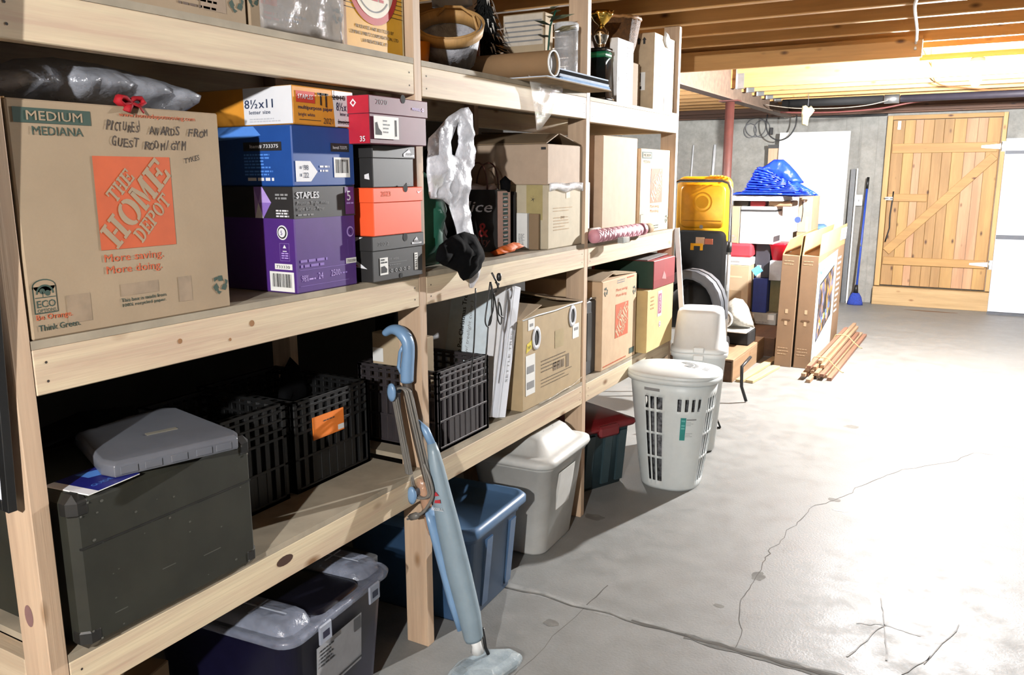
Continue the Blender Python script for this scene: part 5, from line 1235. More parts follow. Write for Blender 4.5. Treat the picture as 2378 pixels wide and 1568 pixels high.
b = MB(); b.loft([[hp(2 * PI * j / 72, HH - .001, o_)[:2] + (z,) for j in range(72)] for z, o_ in ((.570, .004), (.572, .016), (.598, .018), (.60, .010))], M_ham, False, False); b.build('rim', t)
b = MB(); b.loft([[tuple(q * k_ for q in hp(2 * PI * j / 72, HH, .016)[:2]) + (z,) for j in range(72)] for z, k_ in ((.6005, 1.0), (.612, 1.0), (.618, .97), (.634, .55), (.638, .2))], M_ham, False, True); b.build('lid', t)
M_hgap = plain('vent_grey', '#84888a', .6)
def lz(x, y): return .640 - .022 * min(1, (x / .22) ** 2 + (y / .185) ** 2) + .0016
for kk in range(3):
    b = MB(); r0, r1 = ((.05, .085), (.09, .125), (.13, .158))[kk]
    nn = (7, 9, 11)[kk]
    for i in range(nn):
        a0 = -.35 + 1.7 * i / nn; a1 = a0 + 1.7 / nn * .72
        ps = [(r0 * math.cos(a0) * 1.15, r0 * math.sin(a0)), (r1 * math.cos(a0) * 1.15, r1 * math.sin(a0)), (r1 * math.cos(a1) * 1.15, r1 * math.sin(a1)), (r0 * math.cos(a1) * 1.15, r0 * math.sin(a1))]
        b.quad([(x, y, lz(x, y)) for x, y in ps], M_hgap)
    b.build('vent_slots', t)
b = MB(); ps = []
for i in range(15): a = -.15 + 1.3 * i / 14; ps.append((.215 * math.cos(a), .165 * math.sin(a)))
for i in range(15): a = 1.15 - 1.3 * i / 14; ps.append((.185 * math.cos(a), .165 * math.sin(a) - .0))
b.add([(x * .93, y * .93, .6225) for x, y in ps], [tuple(range(len(ps)))], M_hgap); b.build('hand_slot', t)
b = MB()
for j in range(14):
    a0 = math.radians(282 + j * 3.5); a1 = math.radians(282 + (j + 1) * 3.5)
    b.add([hp(a0, .06, .003), hp(a1, .06, .003), hp(a1, .405, .003), hp(a0, .405, .003)], [(0, 1, 2, 3)], M_ham, True)
b.build('front_panel', t)
M_tl = plain('label_teal', '#1f7d77', .5)
b = MB(); 
def hl(d0, d1, z0, z1, mt, off=.0045):
    for i in range(4):
        a0 = math.radians(d0 + (d1 - d0) * i / 4); a1 = math.radians(d0 + (d1 - d0) * (i + 1) / 4); b.add([hp(a0, z0, off), hp(a1, z0, off), hp(a1, z1, off), hp(a0, z1, off)], [(0, 1, 2, 3)], mt)
hl(292, 300.5, .285, .405, M_tl); hl(301.2, 318, .392, .399, M_grey); 
for i, z in enumerate((.38, .372, .364, .32, .312, .304)): hl(301.2, 309 + 4 * (i % 2), z, z + .004, plain('label_greyprint', '#a6acac', .5))
for z in (.385, .36, .345): hl(293.5, 299, z, z + .008, plain('label_aqua', '#5fa8a2', .5), .0052)
hl(248, 268, .53, .545, M_grey, .002)
b.build('label', t)

b = MB(); b.lathe([(0, .012), (.118, .012), (.13, .2), (.145, .4), (.13, .47), (.08, .50), (0, .51)], (0, 0, 0), plain('laundry_speckle', '#5c5c5e', .9, var=.8, scale=45), 20, wob=lambda j, z: 1 + .04 * math.sin(j * 1.9 + z * 20)); o = b.build('laundry', None, (.218, 4.02, .0)); tag(o, 'speckled grey laundry showing through the slots of the white hamper', 'laundry')
# two white bins, one upside down on the other
M_sb = plain('bin_milk', '#cfd0ce', .45, var=.05, scale=8)
def wbin(label, loc, flip):
    t = thing('wastebasket', label, 'wastebasket', loc, rot=(PI, 0, 0) if flip else (0, 0, .25))
    H = .245 if flip else .60; k0 = .84 if flip else .72
    b = MB(); b.loft([b.rrect(0, 0, z, .155 * s, .145 * s, .08 * s, 7) for z, s in ((0, k0 - .14), (.006, k0 - .06), (.022, k0), (H - .03, .97), (H - .028, 1.03), (H - .008, 1.06), (H, 1.05), (H, .97), (.02, k0 - .03))], M_sb); b.build('tub', t)
    for s in (-1, 1):
        b = MB(); b.box(-.03, .03, s * .154 - .008, s * .154 + .008, H - .04, H - .005, M_sb, ch=.005); b.build('handle', t)
    return t
wbin('tall white plastic bin behind the laundry hamper', (.165, 4.63, 0), False)
t = wbin('white plastic bin turned upside down on the tall white bin', (.165, 4.63, .60 + .2455), True); t.rotation_euler = (PI, 0, .25)
t = thing('folding_stand', 'thin black metal stand with one leg showing beside the white bins', 'stand', (.10, 5.02, 0)); 
for pts in ([(.10, .03, .006), (.04, .0, .16), (.0, -.0, .30), (-.03, .03, .42)], [(-.03, .03, .42), (-.06, .05, .20), (-.10, .06, .006)], [(.10, .03, .006), (.0, .03, .012), (-.10, .06, .006)]):
    b = MB(); b.tube(pts, .006, M_black, 8); b.build('leg', t)
b = MB(); b.tube([(.19, 5.75, .01), (.16, 5.72, .12), (.15, 5.74, .26), (.17, 5.9, .30)], .012, M_black, 8); o = b.build('hose'); tag(o, 'short piece of black hose curving up beside the wooden crate', 'hose')

# stick vacuum leaning on the second post
M_vb = plain('vac_blue', '#6d8cac', .35, var=.04, spec=.5); M_vg = plain('vac_grey', '#7d8e98', .4, var=.05); M_cord = plain('cord_grey', '#6a6660', .45, var=.1); M_wand = plain('wand_brown', '#463d35', .5); M_vclear = film('vac_clear', '#b9c4c8', .5, .08)
t = thing('stick_vacuum', 'pale blue stick vacuum with wound cord leaning against the second post', 'vacuum cleaner', (.235, 2.075, 0))
def W3(x, y, z): return Vector((x - .235, y - 2.075, z))
P0, P1 = W3(.208, 2.068, .115), W3(.045, 2.060, .735)     # spine of the body
ax_ = (P1 - P0).normalized()
def along(q, dx=0.0, dy=0.0): 
    side = Vector((ax_.z, 0, -ax_.x)); return P0 + (P1 - P0) * q + side * dx + Vector((0, dy, 0))
def body_ring(q, wx, wy, off=0.0):
    return [along(q, off + wx * math.cos(a), wy * math.sin(a)) for a in [2 * PI * i / 20 for i in range(20)]]
b = MB(); b.loft([body_ring(q, wx, wy, o_) for q, wx, wy, o_ in ((-.02, .028, .026, -.008), (0, .034, .03, -.005), (.12, .040, .034, 0), (.35, .044, .036, 0), (.6, .040, .034, .004), (.75, .034, .030, .008), (.9, .026, .026, .014), (.98, .02, .02, .018), (1.03, .016, .014, .018))], M_vg); b.build('motor_body', t)
b = MB(); b.loft([body_ring(q, wx, .030, o_) for q, wx, o_ in ((0.05, .012, -.038), (.2, .020, -.044), (.45, .022, -.046), (.62, .018, -.050), (.70, .010, -.050))], M_vb); b.build('side_shell', t)
b = MB(); b.loft([body_ring(q, wx, .016, o_) for q, wx, o_ in ((.56, .012, -.066), (.60, .017, -.066), (.83, .019, -.060), (.86, .012, -.060))], film('dust_cup_clear', '#b08a70', .75, .1)); b.build('dust_cup', t)
b = MB(); b.loft([body_ring(q, .019, .018, o_) for q, o_ in ((.66, -.066), (.69, -.065))], plain('cup_band', '#5b4a44', .5)); b.build('cup_band', t)
hx = [along(.84, -.03), along(1.0, -.032), along(1.2, -.028), along(1.32, -.022), along(1.40, -.012)]
b = MB(); b.tube(spl(hx, 4), .0155, M_wand, 14); b.build('wand', t)
grip = [W3(-.030, 2.052, .955), W3(-.026, 2.05, 1.0), W3(-.020, 2.05, 1.05), W3(-.022, 2.05, 1.085), W3(-.038, 2.05, 1.108), W3(-.062, 2.05, 1.120), W3(-.088, 2.05, 1.118), W3(-.112, 2.05, 1.104)]
grip = [p + W3(.235 + .004, 2.075, 0) for p in grip]
b = MB(); gs = spl(grip, 4); gr = [.024, .024, .022, .022, .024, .021, .017, .013]; b.tube(gs, [gr[min(7, i // 4)] + (gr[min(7, i // 4 + 1)] - gr[min(7, i // 4)]) * (i % 4) / 4 for i in range(len(gs))], M_vb, 16, flat=(1, .85)); b.build('handle', t)
b = MB(); b.tube([grip[1] + Vector((-.02, -.004, -.02)), grip[1] + Vector((-.032, -.004, -.0)), grip[2] + Vector((-.03, -.004, .0)), grip[2] + Vector((-.018, -.004, .02))], .006, M_vb, 8); b.build('trigger', t)
ct, cb_ = W3(-.055, 2.020, .925), W3(.012, 2.022, .590)
for nm, c_, s in (('cord_hook', ct, 1), ('cord_hook', cb_, -1)):
    b = MB(); b.loft([[c_ + Vector((.016 * r * math.cos(a), d_, .03 * r * math.sin(a))) for a in [2 * PI * i / 16 for i in range(16)]] for d_, r in ((.03, .45), (-.006, .45), (-.008, 1), (-.016, 1), (-.02, .6))], M_vb); b.build(nm, t)
rnd = random.Random(4)
for i in range(7):
    o1 = -.024 + .0075 * i; dy = -.020 - .006 * (i % 3); up, dn = ct + Vector((.022, .012, -.005)), cb_ + Vector((.024, .012, .01))
    u_ = (up - dn).normalized(); sd = Vector((u_.z, 0, -u_.x)); w1 = .022 + .0042 * (i % 5)
    pts = []
    for q in range(25):
        a = 2 * PI * q / 24
        if 0 <= a < PI: pts.append(up + sd * (w1 * math.cos(a)) + u_ * (.018 * math.sin(a)) + Vector((0, -.004 * (i % 3), 0)))
        else: pts.append(dn + sd * ((w1 + .008) * math.cos(a)) + u_ * (.022 * math.sin(a)) + Vector((0, -.004 * (i % 3), 0)))
    pts.append(pts[0])
    b = MB(); b.tube(pts, .0038, M_cord, 8, caps=False); b.build('power_cord', t)
b = MB(); b.tube(spl([along(.95, .0, -.04), along(.86, .012, -.042), along(.78, .008, -.045), along(.715, -.03, -.05), along(.69, -.06, -.052)]), .005, M_cord, 8); b.build('cord_end', t)
pl = along(.69, -.06, -.052); pd = Vector((-.8, 0, -.35)).normalized()
b = MB(); b.tube([pl, pl + pd * .012, pl + pd * .036], [.007, .012, .011], M_cord, 10); 
for s in (-.005, .005): b.obox(pl + pd * .044 + Vector((s * .4, 0, s)), (.016, .0016, .006), M_galv, rot=Matrix(((pd.x, 0, -pd.z), (0, 1, 0), (pd.z, 0, pd.x))))
b.build('plug', t)
b = MB(); b.tube([along(1.02, .02), along(1.10, .008), along(1.14, -.012), along(1.10, -.028)], [.013, .014, .012, .01], M_vb, 12); b.build('tool_elbow', t)
fo_ = Vector((0, -.0345, 0))
b = MB(); q = along(.735, .008, -.036); b.poly(q, X, Zv, [(-.008, 0), (.016, .004), (.014, .016), (-.006, .010)], plain('badge_red', '#a8323a', .5)); b.poly(q, X, Zv, [(-.010, .022), (.010, .028), (-.002, .040)], plain('badge_red', '#a8323a', .5)); b.text('BISSELL', q + Vector((0, 0, -.026)), X, Zv, -.018, 0, .010, M_prw, width=.045, rot=.1, bold=.02); b.build('badge', t)
b = MB(); b.tube([P0 + ax_ * .01, P0 - ax_ * .03, W3(.215, 2.072, .062)], [.020, .017, .022], M_white, 12); b.build('swivel_neck', t)
# floor head
b = MB(); hd_ = [(.235 + .02, 2.075)]
def head(z, k): 
    pts = [(-.085, -.105), (-.03, -.115), (.06, -.06), (.085, .06), (.078, .10), (.03, .11), (-.05, .06), (-.09, -.05)]
    return [(x * k + .015, y * k, z) for x, y in pts]
b.loft([head(.004, 1), head(.02, 1.02), head(.034, .95), head(.044, .7)], M_vclear, smooth=False); b.build('floor_head', t, mods=(('BEVEL', dict(width=.005, segments=2)),))
b = MB(); b.loft([head(.008, .9), head(.018, .92), head(.03, .85)], M_vg, smooth=False); b.build('brush_housing', t)
b = MB(); b.tube([W3(.225, 2.09, .14), W3(.232, 2.095, .07), W3(.24, 2.10, .045)], .006, M_black, 8); b.build('hose', t)

# ================================================================== FAR WALL
WB = 11.18
M_dr = wood('door_pine', 'z', '#a5834f', '#937043', knot='#4c2a16', ring=6); M_drb = wood('door_pine_rail', 'x', '#a5804c', '#927042', knot='#4c2a16', ring=6); M_jamb = wood('door_jamb', 'z', '#b49260', '#a28050', ring=8)
M_drs = [wood('door_plank_%s' % nm, 'z', c1, c2, knot='#40240f', ring=6, seed=sd) for nm, c1, c2, sd in (('pale', '#b7966a', '#a38257', 1), ('honey', '#a5834f', '#937043', 2), ('pink', '#ae8866', '#987355', 3), ('tan', '#9c7a4e', '#886840', 4))]
D = thing('door_1', '', 'door'); del D['label']; del D['category']; D['kind'] = 'structure'; D.location = (.45, WB, 0)
dw = 1.205
b = MB(); b.box(0, .06, -.09, -.001, .235, 2.285, M_jamb, ch=.003); b.build('jamb', D)
b = MB(); b.box(dw, dw + .045, -.09, -.001, .235, 2.285, M_jamb, ch=.003); b.build('jamb', D)
b = MB(); b.box(.0605, dw - .0005, -.09, -.001, 2.235, 2.285, M_drb, ch=.003); b.build('head_jamb', D)
b = MB(); x = .064; rnd = random.Random(6)
while x < dw - .01:
    w_ = min(.085 + .06 * rnd.random(), dw - .004 - x); b.box(x, x + w_ - .002, -.055, -.03, .245, 2.23, M_drs[int(rnd.random() * 4)], ch=.003); x += w_
b.build('plank_panel', D)
for z0, z1 in ((1.845, 1.955), (.50, .595)):
    b = MB(); b.box(.075, dw - .03, -.075, -.0555, z0, z1, M_drb, ch=.003); b.build('cross_rail', D)
b = MB(); b.box(.075, .50, -.075, -.0555, 1.27, 1.36, M_drb, ch=.003); b.build('cross_rail', D)
b = MB(); b.bar((.10, -.066, .66), (dw - .05, -.066, 1.80), .1, .019, M_drb, up=(0, 1, 0), ch=.003); b.build('brace', D)
b = MB(); b.box(-.01, dw + .06, -.12, -.001, .0, .225, wood('sill_pine', 'x', '#ab8f66', '#977c55', ring=8), ch=.004); b.build('sill_board', D)
for z in (1.905, .55):
    b = MB(); b.poly((0, -.0925, 0), X, Zv, [(dw + .02, z - .05), (dw + .05, z - .05), (dw + .05, z + .05), (dw + .02, z + .05)], M_galv)
    b.loft([[(dw - .19, y, z - .012), (dw + .012, y, z - .03), (dw + .012, y, z + .03), (dw - .19, y, z + .012)] for y in (-.080, -.0765)], M_galv, smooth=False); b.box(dw + .01, dw + .05, -.096, -.091, z - .055, z + .055, M_galv, ch=.001); b.tube([(dw + .012, -.09, z - .05), (dw + .012, -.09, z + .05)], .008, M_galv, 8); b.build('hinge', D)
b = MB(); b.box(.045, .13, -.098, -.0905, 1.285, 1.325, M_galv, ch=.002); b.tube([(.03, -.102, 1.305), (.14, -.102, 1.305)], .007, M_galv, 8); b.build('latch', D)
b = MB(); b.tube([(.13, -.08, 1.39), (.128, -.085, 1.3), (.115, -.082, 1.1), (.12, -.082, .95), (.095, -.082, .83), (.085, -.082, .78)], .008, M_black, 8); b.build('pull_strap', D)
b = MB(); b.box(.115, .15, -.082, -.0755, 2.12, 2.22, M_galv, ch=.001); b.build('bracket', D)
# white cabinet
t = thing('white_cabinet', 'tall white cabinet with stacked doors to the right of the plank door', 'cabinet', (1.70, 10.86, 0))
M_cab = plain('cabinet_white', '#c3c8d2', .4, var=.02)
b = MB(); b.box(0, .62, .02, .29, .0, 1.985, M_cab, ch=.004); b.build('carcass', t)
b = MB(); b.box(-.004, .624, -.004, .02, .0, .03, plain('cabinet_plinth', '#4a4e55', .6)); b.build('plinth', t)
for z0, z1 in ((.035, .868), (.915, 1.815), (1.85, 1.985)):
    b = MB(); b.box(.0, .62, -.002, .0195, z0, z1, M_cab, ch=.004)
    if z1 - z0 > .3:
        for q in range(6):
            z = z0 + .12 + q * .125; b.rect((0, -.0028, 0), X, Zv, .1 - .0 * q, .15, z, z + .012, M_prw)
    b.build('door', t)
for z0, z1 in ((.868, .915), (1.815, 1.85)):
    b = MB(); b.box(.004, .616, .0, .0195, z0 + .001, z1 - .001, plain('cabinet_gap', '#50545c', .6)); b.build('gap_strip', t)
# white slab leaning on the wall, battens, outlet, broom
b = MB(); b.bar((-.366, 10.86, .0), (-.366, 11.02, 2.115), .84, .04, plain('slab_white', '#d6d6d4', .6, var=.02), up=(0, -1, 0), ch=.003); o = b.build('white_slab'); tag(o, 'large white slab leaning against the far concrete wall', 'panel')
b = MB(); b.box(-.925, -.79, 11.03, 11.07, 0, 1.925, M_postw, ch=.003); o = b.build('pine_board'); tag(o, 'pine board standing on end left of the large white slab', 'board')
b = MB(); b.box(-.93, -.785, 11.025, 11.075, 1.926, 1.97, M_black); o.name = 'pine_board'; p_ = b.build('black_cap', o); 
b = MB(); b.bar((.112, 11.0, .0), (.105, 11.12, 1.66), .055, .02, plain('grey_metal_strip', '#5c5f62', .5, metal=.3), up=(0, -1, 0)); o = b.build('metal_strip'); tag(o, 'dark grey flat metal strip leaning beside the white slab', 'strip')
b = MB(); b.bar((.158, 11.0, .0), (.152, 11.12, 1.665), .016, .02, M_wpaint, up=(0, -1, 0)); o = b.build('white_trim'); tag(o, 'thin white trim strip between the grey strip and the outlet', 'strip')
t = thing('wall_outlet', 'white electrical box on the far wall beside the blue broom', 'outlet', (.19, WB - .001, 1.275)); b = MB(); b.box(-.045, .04, -.045, 0, -.065, .07, M_wpaint, ch=.004); b.build('box_body', t); b = MB(); b.box(-.006, .006, -.0465, -.0455, -.012, .012, M_grey); b.build('socket', t)
M_brm = plain('broom_blue', '#27439a', .45)
t = thing('broom', 'blue broom with bristles down leaning on the far wall', 'broom', (.272, 10.93, 0))
b = MB(); b.tube([(.0, -.03, .19), (.012, .13, 1.42)], .013, M_brm, 10); b.build('handle', t); b = MB(); b.tube([(.012, .13, 1.42), (.014, .15, 1.56)], .016, M_black, 10); b.build('grip', t)
b = MB(); b.tube([(.003, .04, .72), (.0045, .055, .80)], .0155, M_galv, 10); b.build('collar', t)
b = MB(); b.tube([(-.002, -.03, .25), (-.004, -.035, .15)], [.018, .03], M_black, 10); b.build('socket', t)
b = MB(); b.loft([[(x * k_ - .004, y * k2 - .035, z) for x, y in [(math.cos(a), math.sin(a)) for a in [2 * PI * i / 18 for i in range(18)]]] for z, k_, k2 in ((.15, .04, .025), (.10, .07, .035), (.03, .088, .045), (.002, .092, .05))], plain('bristle_blue', '#243c96', .8, var=.4, scale=120, bump_s=.6)); b.build('bristles', t)
for x0, lb in ((-1.99, 'left'), (-1.69, 'right')):
    b = MB(); b.tube([(x0, WB - .012, 1.2), (x0 + (.035 if lb == 'left' else .03), WB - .012, 1.99)], .011 if lb == 'left' else .019, plain('conduit_white', '#b9bbbe', .4), 10); o = b.build('conduit'); tag(o, 'thin pale conduit on the far wall behind the yellow lid, the left one' if lb == 'left' else 'thicker pale conduit on the far wall nearer the red steel column', 'conduit')
# cables on the wall
M_cab2 = plain('cable_black', '#222224', .6); M_cab3 = plain('cable_grey', '#55565a', .6)
def cable(label, pts, r, mat, name='cable', cat='cable'):
    P = [Vector(p) for p in pts]; out = []
    for i in range(len(P) - 1):
        p0, p1, p2, p3 = P[max(i - 1, 0)], P[i], P[i + 1], P[min(i + 2, len(P) - 1)]
        for q in range(6):
            s = q / 6; out.append(.5 * ((2 * p1) + (p2 - p0) * s + (2 * p0 - 5 * p1 + 4 * p2 - p3) * s * s + (3 * p1 - p0 - 3 * p2 + p3) * s ** 3))
    out.append(P[-1]); b = MB(); b.tube(out, r, mat, 6); o = b.build(name); return tag(o, label, cat)
yw = WB - .02
cable('black cable sagging along the top of the far wall', [(-2.9, yw, 2.30), (-2.1, yw, 2.335), (-1.75, yw, 2.325), (-1.2, yw, 2.325), (-.9, yw, 2.36), (-.4, yw, 2.31), (.3, yw, 2.30), (.44, yw, 2.305)], .014, M_cab2)
cable('grey cable sagging along the far wall just below the black one', [(-2.9, yw, 2.33), (-2.0, yw, 2.37), (-1.5, yw, 2.355), (-1.0, yw, 2.36), (-.3, yw, 2.345), (.42, yw, 2.33)], .008, M_cab3)
cable('black cable hanging in a big loop over the left corner of the white slab', [(-.93, 10.9, 2.34), (-.94, 10.9, 2.2), (-.89, 10.9, 2.08), (-.78, 10.9, 2.02), (-.66, 10.9, 2.06), (-.585, 10.9, 2.18), (-.575, 10.9, 2.32)], .009, M_cab2)
for i, (c, r1, r2) in enumerate(((-1.13, .13, .12), (-1.05, .10, .11), (-1.20, .08, .09))):
    cable(['loose coil of thin grey wire on the far wall, its widest loop', 'inner loop of the thin grey wire coil on the far wall', 'small left loop of the thin grey wire coil on the far wall'][i], [(c + r1 * math.cos(a), yw, 2.20 - .02 * i + r2 * math.sin(a)) for a in [PI / 2 + 2 * PI * q / 10 for q in range(11)]], .0045, M_cab3, 'wire_coil')
b = MB(); b.box(-.945, -.905, yw - .035, yw - .005, 2.10, 2.19, M_cab2, ch=.006); o = b.build('cable_clip'); tag(o, 'dark cable clamp where the loop hangs on the far wall', 'clamp')
# things hung under the ceiling
M_crm = plain('glove_cream', '#b7ad8c', .8, var=.12, scale=25)
b = MB(); b.puff([(-.055, .0), (-.06, -.08), (-.05, -.19), (.01, -.20), (.02, -.12), (.055, -.075), (.07, -.05), (.03, -.0), (.01, -.018), (-.02, .005)], ((-.105, 9.0, 2.285), X, Zv, NY), .022, M_crm, step=.02, rough=.008, seed=4); o = b.build('work_glove'); tag(o, 'cream cloth glove hanging from the ceiling in front of the far wall', 'glove')
cable('thin string holding the cream glove up to the joists', [(-.105, 9.0, 2.28), (-.10, 8.99, 2.34), (-.105, 8.98, 2.397)], .003, M_cab3, 'string', 'string')
cable('white cable stapled under the joists along the aisle', [(1.30, 2.4, JZ - .009), (1.22, 3.6, JZ - .009), (1.19, 4.25, JZ - .010), (1.155, 4.6, JZ - .01), (1.12, 5.3, JZ - .01), (1.085, 5.78, JZ - .01), (1.083, 5.789, JZ - .05)], .008, M_wpaint)
cable('orange cord hanging across the opening beside the far bulb', [(2.02, 6.0, 2.62), (1.93, 7.2, 2.5), (1.86, 8.4, 2.40), (1.84, 8.7, 2.36)], .008, plain('cord_orange', '#b5502c', .5), 'cord', 'cord')
cable('thin wire drooping below the joists past the opening', [(1.06, 7.6, 2.63), (1.05, 8.0, 2.50), (1.08, 8.42, 2.39), (1.25, 8.9, 2.385), (1.6, 9.3, 2.38), (2.2, 9.4, 2.385)], .005, plain('wire_copper', '#8e5a36', .5), 'wire', 'wire')
b = MB(); b.tube([(-.45, 9.45, 2.35), (.55, 9.45, 2.35)], .042, M_blackm, 14); b.tube([(.56, 9.45, 2.35), (.70, 9.45, 2.35)], .045, M_galv, 14); b.tube([(.71, 9.45, 2.35), (4.1, 9.45, 2.35)], .036, plain('pipe_dark', '#2e2a33', .5), 14); o = b.build('drain_pipe'); tag(o, 'black drain pipe with a silver coupling slung under the joists near the door', 'pipe')
cable('thin tan cable drooping in front of the black drain pipe', [(-.62, 9.36, 2.34), (-.3, 9.36, 2.29), (.1, 9.36, 2.275), (.4, 9.36, 2.29), (.6, 9.37, 2.33)], .005, plain('cable_tan', '#8d8478', .6))
cable('dark red cable drooping along the joists near the door', [(-.5, 9.6, 2.27), (.0, 9.6, 2.25), (.5, 9.6, 2.27), (.9, 9.62, 2.33), (1.6, 9.64, 2.36), (2.6, 9.64, 2.36)], .010, plain('cable_red', '#5f2f2c', .5))
b = MB(); b.puff([(-.02, .0), (.02, -.12), (.05, -.22), (.14, -.26), (.2, -.16), (.28, -.1), (.3, .0), (.2, .05), (.1, .08)], ((1.80, 8.75, 2.33), X, Zv, NY), .05, plain('rag_grey', '#4a4a4c', .8), step=.03, rough=.02, seed=12); o = b.build('hanging_rag'); tag(o, 'dark grey rag hanging from the joists to the right of the far bulb', 'rag')

# ================================================================== PILE BEYOND THE RACK
# hand truck with upright tote
M_ylid = plain('lid_yellow', '#d79a12', .38, var=.04); M_btub = plain('tub_black', '#0e0e0e', .8, var=.1, spec=.08)
t = thing('tool_tote', 'black storage tote stood on end with its yellow lid, beyond the last post', 'tote', (-.455, 6.62, .0))
b = MB(); b.loft([[(x, .06 + (z - .70) * .02, z + 0 * x) for x, z in q] if False else q for q in [b.rrect(0, 0, 0, .20, .02, .01, 2)]], M_btub, False, False) if False else None
def plate(b, hx, z0, z1, y, r, mat, th, n=5):
    rings = []
    for yy, g in ((y, 0), (y - th * .7, 0), (y - th, -.01)):
        rings.append([(px, yy, pz) for px, pz, _ in [(a, c, 0) for a, c, _ in b.rrect(0, (z0 + z1) / 2, 0, hx + g, (z1 - z0) / 2 + g, r, n)]])
    b.loft(rings, mat)
b = MB(); plate(b, .205, .55, 1.15, .16, .05, M_btub, .20); b.build('tub', t)
b = MB(); plate(b, .225, 1.045, 1.585, .10, .07, M_ylid, .06); b.build('lid', t)
b = MB(); plate(b, .185, 1.17, 1.52, .045, .05, plain('lid_amber', '#c98d0c', .4), .02); b.build('lid_panel', t)
b = MB()
for r0, r1 in ((.068, .082), (.0, .052)): b.ring((0, .0235, 1.38), X, Zv, 0, 0, max(r0, .001), r1, M_ylid, 28)
b.disc((0, .0232, 1.15), X, Zv, 0, .03, .016, M_grey, 16); b.rect((0, .0232, 1.15), X, Zv, -.16, .16, .075, .083, plain('lid_amber_dark', '#a87408', .4)); b.build('emboss', t)
b = MB(); rng = [(-.06, .035, 1.05), (.04, .035, 1.05), (.04, .035, .995), (.02, .035, .995), (.02, .035, 1.03), (-.035, .035, 1.03), (-.035, .035, .995), (-.06, .035, .995)]
b.loft([[(p[0], y, p[2]) for p in rng] for y in (-.055, -.04)], M_ylid, smooth=False); b.build('clasp', t)
b = MB(); b.box(-.02, .05, -.048, -.041, 1.04, 1.10, plain('sticker_beige', '#b3967a', .6)); b.build('sticker', t); b = MB(); b.box(.055, .12, -.048, -.041, 1.045, 1.09, plain('sticker_salmon', '#b0634a', .6)); b.build('sticker', t)
for i in range(6):
    a = .2 + .15 * i; b = MB(); b.obox((.06 + .028 * i, .04, 1.588 - .006 * max(0, i - 3) ** 1.5), (.012, .05, .012), M_ylid, ch=.003); b.build('rim_rib', t)
t = thing('hand_truck', 'hand truck with a bright steel loop handle around the yellow-lidded tote', 'hand truck', (-.43, 6.45, .0))
loop = [(.265, .0, .30), (.265, 0, .70), (.255, .03, 1.2), (.245, .05, 1.48), (.22, .055, 1.535), (.17, .058, 1.552), (-.17, .058, 1.552), (-.215, .055, 1.535), (-.235, .05, 1.48), (-.235, .03, 1.2), (-.235, 0, .3)]
b = MB(); b.tube(loop, .0135, M_chrome, 10); b.build('loop_handle', t)
for x in (.26, -.235):
    b = MB(); b.tube([(x, 0.01, 1.0), (x, .015, 1.08)], .02, M_black, 10); b.build('collar', t)
    b = MB(); b.tube([(x, .0, .30), (x, .0, .98)], .019, M_galv, 10); b.build('rail', t)
    b = MB(); b.tube([(x - .02, .02, .258), (x + .02, .02, .258)], .07, M_blackm, 18); b.build('wheel', t)
b = MB(); b.box(-.24, .27, -.10, .06, .1875, .193, M_galv); b.build('toe_plate', t)
t = thing('child_seat', 'black and grey padded curved seat tipped in front of the black tote', 'seat', (-.36, 5.66, .60))
arc = [(.03, .265), (.07, .298), (.13, .315), (.19, .310), (.25, .285), (.30, .245), (.335, .19), (.355, .13), (.362, .06), (.362, .0)]
def band(wy, th, dy=0.0, off=0.0):
    rings = []
    for i, (px, pz) in enumerate(arc):
        a_, c_ = arc[max(i - 1, 0)], arc[min(i + 1, len(arc) - 1)]; tx, tz = c_[0] - a_[0], c_[1] - a_[1]; l_ = math.hypot(tx, tz); nx, nz = -tz / l_, tx / l_
        rings.append([(px + nx * (off + th * q), dy + wy * p, pz + nz * (off + th * q)) for p, q in ((-1, -.5), (-.85, -1), (.85, -1), (1, -.5), (1, .5), (.85, 1), (-.85, 1), (-1, .5))])
    return rings
b = MB(); b.loft(band(.085, .030), plain('pad_grey', '#3a3d42', .55, var=.15)); b.build('padded_rim', t)
b = MB(); b.loft(band(.006, .004, -.01, .031), M_blackm); b.loft(band(.004, .032, -.088), plain('pad_light', '#5d6066', .5)); b.build('piping', t)
b = MB(); b.puff([(-.10, -.05), (-.06, .10), (.02, .18), (.12, .25), (.25, .22), (.33, .08), (.33, -.08), (.0, -.09)], ((0, .02, 0), X, Zv, NY), .10, M_blackm, step=.035, rough=.01, seed=4); b.build('shell', t)
b = MB(); b.bar((-.12, -.09, .10), (.02, -.09, .19), .03, .012, plain('trim_beige', '#8c867c', .6), up=(0, 1, 0)); b.build('bracket', t)
b = MB()
for z, s in ((-.10, .10), (-.59, .12)): pass
for sx in (-.10, .10): b.tube([(sx, .05, -.06), (sx * 1.2, .07, -.598)], .012, M_blackm, 8)
b.build('frame', t)
